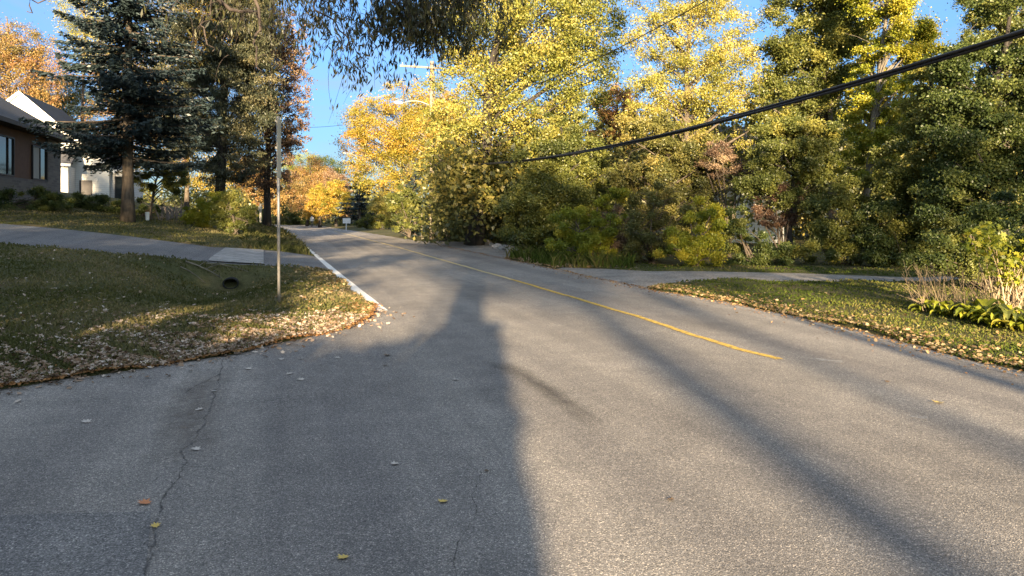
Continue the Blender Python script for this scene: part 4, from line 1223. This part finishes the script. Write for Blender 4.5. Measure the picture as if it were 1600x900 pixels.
# ------------------------------------------------------------------ overhead cables
def cable(name, label, pts, r, strands, twist, sides=6, cat='cable', group=None):
    P = [Vector(p) for p in pts]; sm = []
    for i in range(len(P)-1):                              # Catmull-Rom through the points
        p0, p1, p2, p3 = P[max(0, i-1)], P[i], P[i+1], P[min(len(P)-1, i+2)]
        n_sub = 14 if len(P) < 12 else 4
        for k in range(n_sub):
            t = k/n_sub
            sm.append(.5*((2*p1) + (p2-p0)*t + (2*p0-5*p1+4*p2-p3)*t*t + (3*p1-p0-3*p2+p3)*t**3))
    sm.append(P[-1])
    m = MB()
    for s in range(strands):
        q = []; dist = 0
        for i, p in enumerate(sm):
            if i: dist += (p-sm[i-1]).length
            a = dist*twist + s*2*math.pi/strands
            o_ = r*1.15 if strands > 1 else 0
            q.append(p + Vector((math.cos(a)*o_*.957, math.cos(a)*o_*.291, math.sin(a)*o_)))
        m.tube(q, r, sides)
    return tag(m.build(name, M['cable'], None, True), label, cat, group)
pole_x, pole_y = (675-CX)/F*50, 50
def along(t): return Vector((pole_x + .291*t, pole_y - .957*t, 0))
def cab(px, py, t):
    q = along(t); return Vector((q.x, q.y, H + (HY-py)/F*q.y))
def fit(t, py):
    q = along(t); return Vector((q.x, q.y, H + (HY-py)/F*q.y))
def t_for(px):
    k = (px-CX)/F
    return (k*pole_y - pole_x)/(.291 + .957*k)
def sag(pairs, t1, z1, deg):
    """a smooth sagging line along the poles through heights seen in the photograph"""
    ts = np.array([t for t, z in pairs] + [t1]); zs = np.array([z for t, z in pairs] + [z1])
    co_ = np.polyfit(ts, zs, deg)
    return [along(t) + Z*float(np.polyval(co_, t)) for t in np.linspace(ts[0], t1, 40)]
cp = [(0, fit(0, 258).z)] + [(t_for(x_), fit(t_for(x_), y_).z) for x_, y_ in ((770,257), (850,247), (1000,215.5), (1150,179), (1300,140), (1450,100), (1600,58))]
cable('overhead_cable', 'thick black bundled cable sweeping from upper right down to the utility pole', sag(cp, 56, 5.6, 3), .027, 3, .22, group='overhead lines')
up = [(0, fit(0, 150).z)] + [(t_for(x_), fit(t_for(x_), y_).z) for x_, y_ in ((960,74), (1040,37), (1110,2))]
cable('overhead_wire', 'thin upper wire crossing the thin yellow tree near the top', sag(up, 56, 9.0, 2), .014, 1, 0, group='overhead lines')
cable('overhead_wire', 'faint wires sagging across the sky gap beyond the signpost', [at(380,188,60), at(480,199,70), at(570,192,80), at(675,185,50)], .018, 1, 0, group='overhead lines')
cable('overhead_wire', 'fine wire running from the distant pole to the near utility pole', [at(559,292,105), at(590,300,85), at(630,285,65), at(675,258,50)], .03, 1, 0, group='overhead lines')
e = along(56); m = MB(); m.tube([(e.x, e.y, -.1), (e.x, e.y, 10)], [.2, .15], 10)
tag(m.build('utility_pole', M['pole_wood']), 'wooden utility pole behind the viewer that carries the cable', 'utility pole', 'utility poles')

# ------------------------------------------------------------------ culvert, dry branches, rocks
c = hit(361, 446)
rt = empty('culvert', tuple(c), 'dark round culvert pipe end in the ditch under the driveway', 'culvert')
ud = Vector((DX, DY, 0)); rp = .19
m = MB(); n_ = 18; ctr = c + Z*.08
sd = Vector((DY, -DX, 0))
vs, fs = [], []
for dd in (0, 1.6):
    for rr_ in (rp, rp-.03):
        for k in range(n_):
            a = 2*math.pi*k/n_; vs.append(ctr + ud*(dd - .25) + sd*(math.cos(a)*rr_*1.12) + Z*(math.sin(a)*rr_*.8))
for k in range(n_):
    k2 = (k+1) % n_
    fs += [(k, k2, n_+k2, n_+k), (n_+k, n_+k2, 3*n_+k2, 3*n_+k), (2*n_+k, 2*n_+k2, k2, k)]
m.add(vs, fs); m.build('pipe', M['black'], rt, True)
m = MB(); m.add([ctr + ud*(.2) + sd*(math.cos(2*math.pi*k/n_)*(rp-.032)*1.12) + Z*(math.sin(2*math.pi*k/n_)*(rp-.032)*.8) for k in range(n_)], [tuple(range(n_))]); m.build('dark_inside', M['black'], rt)
for lab, a, b_, r in [('long dry branch slanting down the ditch bank to the culvert', (290,411), (353,441), .022), ('thin dry branch above the culvert under the driveway edge', (322,415), (388,427), .016), ('dry branch lying left of the culvert', (282,420), (330,452), .014)]:
    p = hit(*a) + Z*.06; q = hit(*b_) + Z*.05
    mb = MB(); cv = [p.lerp(q, k/6) + Vector((0, 0, .05*math.sin(k/6*math.pi) + random.uniform(-.01, .01))) for k in range(7)]
    mb.tube(cv, [r*(1-.1*k) for k in range(7)], 6)
    for k in (2, 3, 4, 5):
        e = cv[k] + Vector((random.gauss(0, .2), random.gauss(0, .2), random.uniform(.02, .15))); mb.tube([cv[k], cv[k].lerp(e, .5)+Z*.02, e], [r*.5, r*.4, r*.2], 4)
    tag(mb.build('dry_branch', M['bark_pale']), lab, 'branch', 'dry branches by the culvert')
for i, (px, py, s) in enumerate([(776,388,.28), (784,391,.2), (768,384,.18), (762,379.5,.22), (790,386,.16), (745,380,.15)]):
    p = hit(px, py)
    bm = bmesh.new(); bmesh.ops.create_icosphere(bm, subdivisions=2, radius=s)
    for v in bm.verts:
        v.co *= 1 + .18*math.sin(v.co.x*9/s*.3+i) + random.uniform(-.1, .1); v.co.z *= .6
        v.co += p + Z*s*.25
    me = bpy.data.meshes.new('rock'); bm.to_mesh(me); bm.free()
    tag(link('rock', me, M['rock']), 'grey rock on the gravel shoulder across the road', 'rock', 'rocks on the gravel shoulder')

# ------------------------------------------------------------------ person at the end of the road
def person():
    b = at(487.5, 355.5, 103); b.z = T(b.x, b.y)
    rt = empty('person', tuple(b), 'person in pale top and dark trousers standing at the far end of the road', 'person')
    J = [(0,0,.95), (0,0,1.2), (0,0,1.42), (0,0,1.52), (0,-.02,1.66), (.2,0,1.40), (.26,.02,1.12), (.27,-.05,.86), (-.2,0,1.40), (-.26,.02,1.12), (-.27,-.05,.86),
         (.1,0,.9), (.12,-.03,.5), (.12,.02,.08), (.13,-.13,.04), (-.1,0,.9), (-.12,.06,.5), (-.12,.12,.08), (-.13,-.02,.04)]
    Ed = [(0,1),(1,2),(2,3),(3,4),(2,5),(5,6),(6,7),(2,8),(8,9),(9,10),(0,11),(11,12),(12,13),(13,14),(0,15),(15,16),(16,17),(17,18)]
    Rd = [.15,.15,.15,.06,.11,.07,.05,.04,.07,.05,.04,.1,.07,.05,.04,.1,.07,.05,.04]
    me = bpy.data.meshes.new('body'); me.from_pydata(J, Ed, [])
    o = bpy.data.objects.new('body', me); COL.objects.link(o)
    sk = o.modifiers.new('skin', 'SKIN')
    for sv, r in zip(me.skin_vertices[0].data, Rd): sv.radius = (r, r*.85)
    me.skin_vertices[0].data[0].use_root = True
    o.modifiers.new('sub', 'SUBSURF').levels = 1
    o.parent = rt
    mt, N_, L_, P_ = nodes('clothes')
    tc = N_.new('ShaderNodeTexCoord'); sx = N_.new('ShaderNodeSeparateXYZ'); L_.new(tc.outputs['Object'], sx.inputs[0])
    r = ramp(N_, [(0, (.02,.022,.04)), (.92, (.02,.022,.04)), (.93, (.5,.47,.44)), (1, (.5,.47,.44))]); L_.new(sx.outputs[2], r.inputs[0]); L_.new(r.outputs[0], P_.inputs['Base Color'])
    me.materials.append(mt)
    bm = bmesh.new(); bmesh.ops.create_icosphere(bm, subdivisions=2, radius=.125)
    for v in bm.verts: v.co = Vector((v.co.x*.95, v.co.y + .02, v.co.z*.9 + 1.70))
    hm = bpy.data.meshes.new('hair'); bm.to_mesh(hm); bm.free()
    ho = bpy.data.objects.new('hair', hm); COL.objects.link(ho); hm.materials.append(M['bark_dark']); ho.parent = rt
person()

# ------------------------------------------------------------------ dry stalks, hostas and sapling at the right
rt = empty('dry_stalks', tuple(hit(1500, 490)), 'clump of tan dry stalks at the right edge of the lawn', 'dry plant')
mb = MB()
for i in range(150):
    px = random.uniform(1432, 1650); p = hit(px, random.uniform(476, 494)+ (px-1432)*.05)
    L_ = random.uniform(.25, .85)
    q = p + Vector((-.28*L_ + random.gauss(0, .2)*L_, random.gauss(0, .22)*L_, L_))
    cv = limb_curve(p - Z*.03, q, .04, 4)
    mb.tube(cv, [.0065, .006, .005, .004, .002], 4, False)
    for _ in range(random.randint(1, 5)):
        k = random.randint(1, 3); e = cv[k] + Vector((random.gauss(0, .1), random.gauss(0, .1), random.uniform(.05, .2))); mb.tube([cv[k], e], [.004, .002], 3, False)
mb.build('stems', M['stalk'], rt)
def hosta(px, py, n, L0, label, mat):
    p = hit(px, py); r_ = empty('leafy_plant', tuple(p), label, 'plant', 'low leafy plants under the dry stalks')
    vs, ti = [], []
    for i in range(n):
        an = random.uniform(0, 2*math.pi); L = L0*random.uniform(.6, 1.2); w = L*.2; d_ = Vector((math.cos(an), math.sin(an), 0)); s_ = Vector((-d_.y, d_.x, 0))
        o_ = p + d_*random.uniform(0, .12) + Vector((random.gauss(0, .06), random.gauss(0, .06), 0)); rise = random.uniform(.35, .9); tn = min(1, max(0, random.gauss(.5, .2)))
        prof = [(0, .15, 0), (.3, .8, .75), (.6, 1, 1.0), (.85, .6, .85), (1, .05, .55)]
        for (a0, b0, c0), (a1, b1, c1) in zip(prof[:-1], prof[1:]):
            for sg in (-1, 1):
                quad = [o_ + d_*L*a0 + Z*L*rise*c0, o_ + d_*L*a1 + Z*L*rise*c1, o_ + d_*L*a1 + Z*(L*rise*c1+.02) + s_*w*b1*sg, o_ + d_*L*a0 + Z*(L*rise*c0+.02) + s_*w*b0*sg]
                vs += [tuple(v) for v in quad]; ti.append(tn)
    fast_mesh('leaves', np.array(vs), 4, ti, M[mat], r_)
for i, (px, py, n, L0) in enumerate([(1442,490,16,.2), (1462,492,22,.26), (1490,497,26,.26), (1515,500,30,.3), (1538,505,34,.34), (1560,512,26,.3), (1590,514,30,.34), (1615,520,26,.3), (1478,486,18,.24), (1527,494,20,.28), (1575,503,22,.26)]):
    hosta(px, py, n, L0, 'bright green low leafy plant among others under the dry stalks', 'ygreen' if i % 3 else 'green')
def big_leaf_crown(name, label, px, d, blobs, n, size, mat, stems):
    """sapling whose lobed leaves are large enough to see"""
    x = (px-CX)/F*d; zb = T(x, d)
    r_ = empty(name, (x, d, zb), label, 'sapling')
    cl, rad, tb = blob_clumps(blobs, d, 12)
    mb = MB()
    for i in range(stems):
        c_ = Vector(cl[random.randrange(len(cl))]); b_ = Vector((x + random.gauss(0, .12), d + random.gauss(0, .1), zb-.05))
        mb.tube(limb_curve(b_, c_, .05), [.014-.002*k for k in range(6)], 5, False)
    mb.build('stems', M['stem'], r_)
    idx = RNG.choice(len(cl), n); C = cl[idx] + RNG.normal(size=(n, 3))*.07
    prof = [(0,-.45), (.16,-.2), (.5,-.25), (.32,.05), (.48,.3), (.18,.2), (0,.6), (-.18,.2), (-.48,.3), (-.32,.05), (-.5,-.25), (-.16,-.2)]
    nn = RNG.normal(size=(n, 3))*.6 + np.array([0, -.5, .8]); nn = unit(nn)
    t = RNG.normal(size=(n, 3)) + np.array([0, -.2, -.8]); t = unit(t - nn*(t*nn).sum(1, keepdims=True)); b2 = np.cross(nn, t)
    sz = size*RNG.uniform(.6, 1.25, (n, 1))
    V = np.stack([C + b2*sz*a + t*sz*c_ - nn*sz*.25*abs(a) for a, c_ in prof], 1).reshape(-1, 3)
    fast_mesh('foliage', V, 12, np.clip(.5 + RNG.normal(0, .2, n), 0, 1), M[mat], r_)
big_leaf_crown('maple_sapling', 'young maple with large yellow green leaves at the right edge above the dry stalks', 1570, 11.2,
               [(1560,400,40,30), (1590,380,45,35), (1540,375,28,20), (1585,430,30,20), (1630,400,45,45)], 900, .085, 'ygreen', 26)

# ------------------------------------------------------------------ grass, litter, single leaves
def scatter(n, pxr, pyr, ok=None):
    out = []
    k = 0
    while len(out) < n and k < n*12:
        k += 1
        px = random.uniform(*pxr); py = random.uniform(*pyr)
        d_ = F*H/(py-HY); x, y = (px-CX)/F*d_, d_
        out.append((x, y))
        if len(out) >= n: break
    return np.array(out)
ALLP = (road_poly, drive_poly, gravel_poly, shoulder_poly)
def on_lawn(P):
    m = np.ones(len(P), bool)
    for pl in ALLP: m &= ~inside(pl, P[:, 0], P[:, 1])
    return P[m]
def bumpz(P):
    return terrain(P[:, 0], P[:, 1]) + 0.025*np.sin(P[:, 0]*2.1+0.3)*np.sin(P[:, 1]*1.7) + 0.015*np.sin(P[:, 0]*5.3+P[:, 1]*3.1) + 0.03
def grass(name, P, h, mat, label, w=.006):
    n = len(P)
    B = np.column_stack([P, bumpz(P) - .012])
    an = RNG.uniform(0, 2*np.pi, n); hh = h*RNG.uniform(.5, 1.4, n)*(1 + .03*np.hypot(P[:, 0], P[:, 1])*.3)
    ww = w*(1 + .09*np.hypot(P[:, 0], P[:, 1]))
    s = np.column_stack([np.cos(an), np.sin(an), np.zeros(n)])*ww[:, None]
    le_ = RNG.normal(0, .5, (n, 2))*hh[:, None]
    tip = B + np.column_stack([le_, hh])
    mid = B + np.column_stack([le_*.35, hh*.6])
    V = np.stack([B - s, B + s, mid + s*.7, tip, mid - s*.7], 1).reshape(-1, 3)
    pn = .5 + .25*np.sin(P[:, 0]*1.1 + 2*np.sin(P[:, 1]*.7)) + RNG.normal(0, .18, n)
    o_ = fast_mesh(name, V, 5, np.clip(pn, 0, 1), M[mat])
    return tag(o_, label, 'grass', kind='stuff')
def world_rect(n, x0, x1, y0, y1): return np.column_stack([RNG.uniform(x0, x1, n), RNG.uniform(y0, y1, n)])
def polar(n, a0, a1, r0, r1, p=1.0):
    a = RNG.uniform(R(a0), R(a1), n); r = r0*(r1/r0)**(RNG.uniform(0, 1, n)**p)
    return np.column_stack([r*np.sin(a), r*np.cos(a)])
P_ = on_lawn(polar(90000, -37, -8, 6.5, 45)); uu, vv = uv(P_[:, 0], P_[:, 1]); P_ = P_[vv < 3]
grass('lawn_grass', P_, .045, 'blade', 'short patchy grass of the shaded left lawn')
P_ = on_lawn(polar(60000, 4, 37, 7.0, 24)); uu, vv = uv(P_[:, 0], P_[:, 1]); P_ = P_[vv > 4]
grass('lawn_grass', P_, .034, 'blade_green', 'short green grass strip between road and gravel driveway')
P_ = on_lawn(polar(9000, -20, -14, 23, 60)); uu, vv = uv(P_[:, 0], P_[:, 1]); P_ = P_[(vv < .8)]
grass('tall_grass', P_, .16, 'blade', 'longer rough grass along the bank beyond the driveway', .008)
# weeds at the wood edge
P_ = on_lawn(np.concatenate([np.column_stack([(lambda q: (q.x, q.y))(hit(random.uniform(790, 1000), random.uniform(402, 424)))]) .T if False else np.array([(hit(px_, py_).x, hit(px_, py_).y)]) for px_, py_ in [(random.uniform(790, 990), random.uniform(398, 421)) for _ in range(1500)]]))
grass('tall_grass', P_, .3, 'blade_green', 'tall weeds at the roadside before the yellow bush', .009)

def litter(name, P, size, mat, label, lift=.02, hard=False, spread=.22, mean=.55):
    n = len(P)
    z = (terrain(P[:, 0], P[:, 1]) + .008) if hard else bumpz(P) + RNG.uniform(.0, lift, n)
    C = np.column_stack([P, z + .004])
    sz = size*RNG.uniform(.5, 1.3, (n, 1))
    nn = RNG.normal(size=(n, 3))*.32; nn[:, 2] += 1; nn = unit(nn)
    t = RNG.normal(size=(n, 3)); t = unit(t - nn*(t*nn).sum(1, keepdims=True)); b = np.cross(nn, t)
    prof = [(0,-.5), (.2,-.22), (.42,-.15), (.25,.08), (.3,.32), (0,.5), (-.3,.32), (-.25,.08), (-.42,-.15), (-.2,-.22)]
    curl = RNG.uniform(-.2, .9, (n, 1))
    V = np.stack([C + b*sz*a + t*sz*c_ + nn*sz*curl*(a*a*1.6 + .35*c_*c_) for a, c_ in prof], 1).reshape(-1, 3)
    tn = np.clip(mean + RNG.normal(0, spread, n), 0, 1)
    return tag(fast_mesh(name, V, 10, tn, M[mat]), label, 'leaf litter', kind='stuff')
le_near = [p for p in le]
def edge_band(n, line, scale, sign, i0, i1):
    """points beside a boundary line, denser towards it, on one side"""
    out = []
    seg = line[i0:i1]
    ln = [(b-a).length for a, b in zip(seg[:-1], seg[1:])]
    wt = np.array(ln)/sum(ln)
    for k in RNG.choice(len(ln), n, p=wt):
        a, b = seg[k], seg[k+1]; q = a.lerp(b, random.random()); t_ = (b-a).normalized(); nrm = Vector((-t_.y, t_.x))*sign
        q = q + nrm*(random.expovariate(1/scale)); out.append((q.x, q.y))
    return np.array(out)
corner = max(range(len(le)), key=lambda i: le[i].x if le[i].y < 14 else -99)
# the band of dead leaves raked up by wind along the left lawn edge
P_ = edge_band(13000, le, .62, -1, corner, len(le)); P_ = on_lawn(P_); P_ = P_[P_[:, 1] > 3]
litter('leaf_litter', P_, .068, 'litter', 'thick band of pale dead leaves along the left lawn edge')
P_ = on_lawn(edge_band(1700, le, 2.2, -1, corner, len(le))); P_ = P_[P_[:, 1] > 3]
litter('leaf_litter', P_, .062, 'litter', 'pale dead leaves strewn over the left lawn', mean=.7)
P_ = on_lawn(polar(900, -36, -9, 8, 30)); uu, vv = uv(P_[:, 0], P_[:, 1]); P_ = P_[vv < 1.4]
litter('leaf_litter', P_, .07, 'litter', 'thinly strewn pale leaves farther up the left lawn', mean=.7)
P_ = edge_band(17000, le, .17, -1, corner-6, len(le)); P_ = P_ + RNG.normal(0, .05, P_.shape)
litter('needle_litter', P_, .035, 'needles', 'orange brown crumbs of leaves along the left pavement edge', hard=False, lift=.01)
P_ = on_lawn(edge_band(1500, le, .45, -1, max(0, corner-40), corner+1))
litter('leaf_litter', P_, .08, 'litter_warm', 'golden leaves on the lawn corner beside the white line')
P_ = on_lawn(edge_band(6500, re_, .30, -1, 0, len(re_)*3//5))
P_ = P_[(P_[:, 1] > 4) & (P_[:, 1] < 30)]
litter('leaf_litter', P_, .058, 'litter_warm', 'tan dead leaves along the right pavement edge')
P_ = on_lawn(edge_band(550, re_, 1.3, -1, 0, len(re_)*3//5)); P_ = P_[(P_[:, 1] > 4) & (P_[:, 1] < 26)]
litter('leaf_litter', P_, .06, 'litter_warm', 'tan leaves scattered over the right grass strip')
P_ = np.array([(q.x, q.y) for q in [hit(random.gauss(850, 60), random.uniform(398, 424)) for _ in range(1800)]]); P_ = on_lawn(P_)
litter('leaf_litter', P_, .11, 'litter_warm', 'golden leaves heaped before the yellow roadside bush', mean=.65)

P_ = edge_band(420, le, .16, 1, corner-4, len(le)); P_ = P_[(P_[:, 1] > 3)]
litter('leaf_litter', P_, .06, 'litter', 'stray dead leaves spilled over the left pavement edge', hard=True)
P_ = edge_band(700, re_, .12, 1, 0, len(re_)*3//5); P_ = P_[(P_[:, 1] > 4) & (P_[:, 1] < 26)]
litter('leaf_litter', P_, .055, 'litter_warm', 'stray tan leaves spilled over the right pavement edge', hard=True)
P_ = edge_band(5000, re_, .14, 1, 0, len(re_)*4//5) + RNG.normal(0, .04, (5000, 2)); P_ = P_[(P_[:, 1] > 4) & (P_[:, 1] < 40)]
litter('needle_litter', P_, .03, 'needles', 'brown crumbs of leaves and soil along the right pavement edge', hard=True)

def single_leaf(px, py, size, col, label):
    p = hit(px, py); rz = random.uniform(0, 6.28)
    prof = [(0,-.5), (.06,-.32), (.3,-.34), (.2,-.14), (.5,-.02), (.26,.1), (.3,.34), (.1,.24), (0,.55), (-.1,.24), (-.3,.34), (-.26,.1), (-.5,-.02), (-.2,-.14), (-.3,-.34), (-.06,-.32)]
    vs = [Vector((0, 0, .008))]; 
    for a, b_ in prof:
        vs.append(Vector((a*size, b_*size, .006 + size*(.55*a*a + .25*max(0, b_)))))
    n_ = len(prof)
    top = [Vector((p.x + v.x*math.cos(rz) - v.y*math.sin(rz), p.y + v.x*math.sin(rz) + v.y*math.cos(rz), p.z + v.z)) for v in vs]
    m_ = MB(); m_.add(top, [(0, 1+i, 1+(i+1) % n_) for i in range(n_)])
    key = 'leaf_'+'_'.join(str(c_) for c_ in col)
    if key not in M: M[key] = mat_plain('fallen_leaf_single', col, .8, .25, 30)
    return tag(m_.build('fallen_leaf', M[key]), label, 'leaf', 'fallen leaves on the asphalt')
pale, yel, ora, brn = (.42,.38,.34), (.50,.36,.10), (.48,.20,.09), (.13,.085,.05)
single_leaf(226,787,.085, ora, 'orange brown leaf on the asphalt by the long crack, lower left')
single_leaf(243,823,.06, yel, 'pale yellow leaf lying just under the orange one')
single_leaf(692,785,.07, yel, 'yellow leaf on the shaded asphalt in the middle foreground')
single_leaf(536,873,.07, yel, 'yellow leaf nearest the bottom of the picture')
single_leaf(617,726,.07, pale, 'pale curled leaf alone in the middle of the shaded asphalt')
single_leaf(760,737,.04, brn, 'small dark brown leaf near the thin crack')
single_leaf(135,660,.09, pale, 'pale leaf on the asphalt below the left lawn')
single_leaf(1466,630,.11, yel, 'yellow brown leaf on the sunlit road at right')
for px, py, s in ((311,641,.08), (306,703,.08), (335,612,.07), (470,594,.09), (452,585,.08), (388,577,.09), (440,562,.08), (470,561,.07), (527,560,.08), (712,594,.08), (398,551,.09)):
    single_leaf(px, py, s, pale, 'small pale dead leaf on the shaded asphalt near the lawn')
for px, py, s in ((605,556,.10), (602,572,.07), (1386,597,.06), (1048,782,.05)):
    single_leaf(px, py, s, brn, 'small dark leaf scrap on the asphalt')
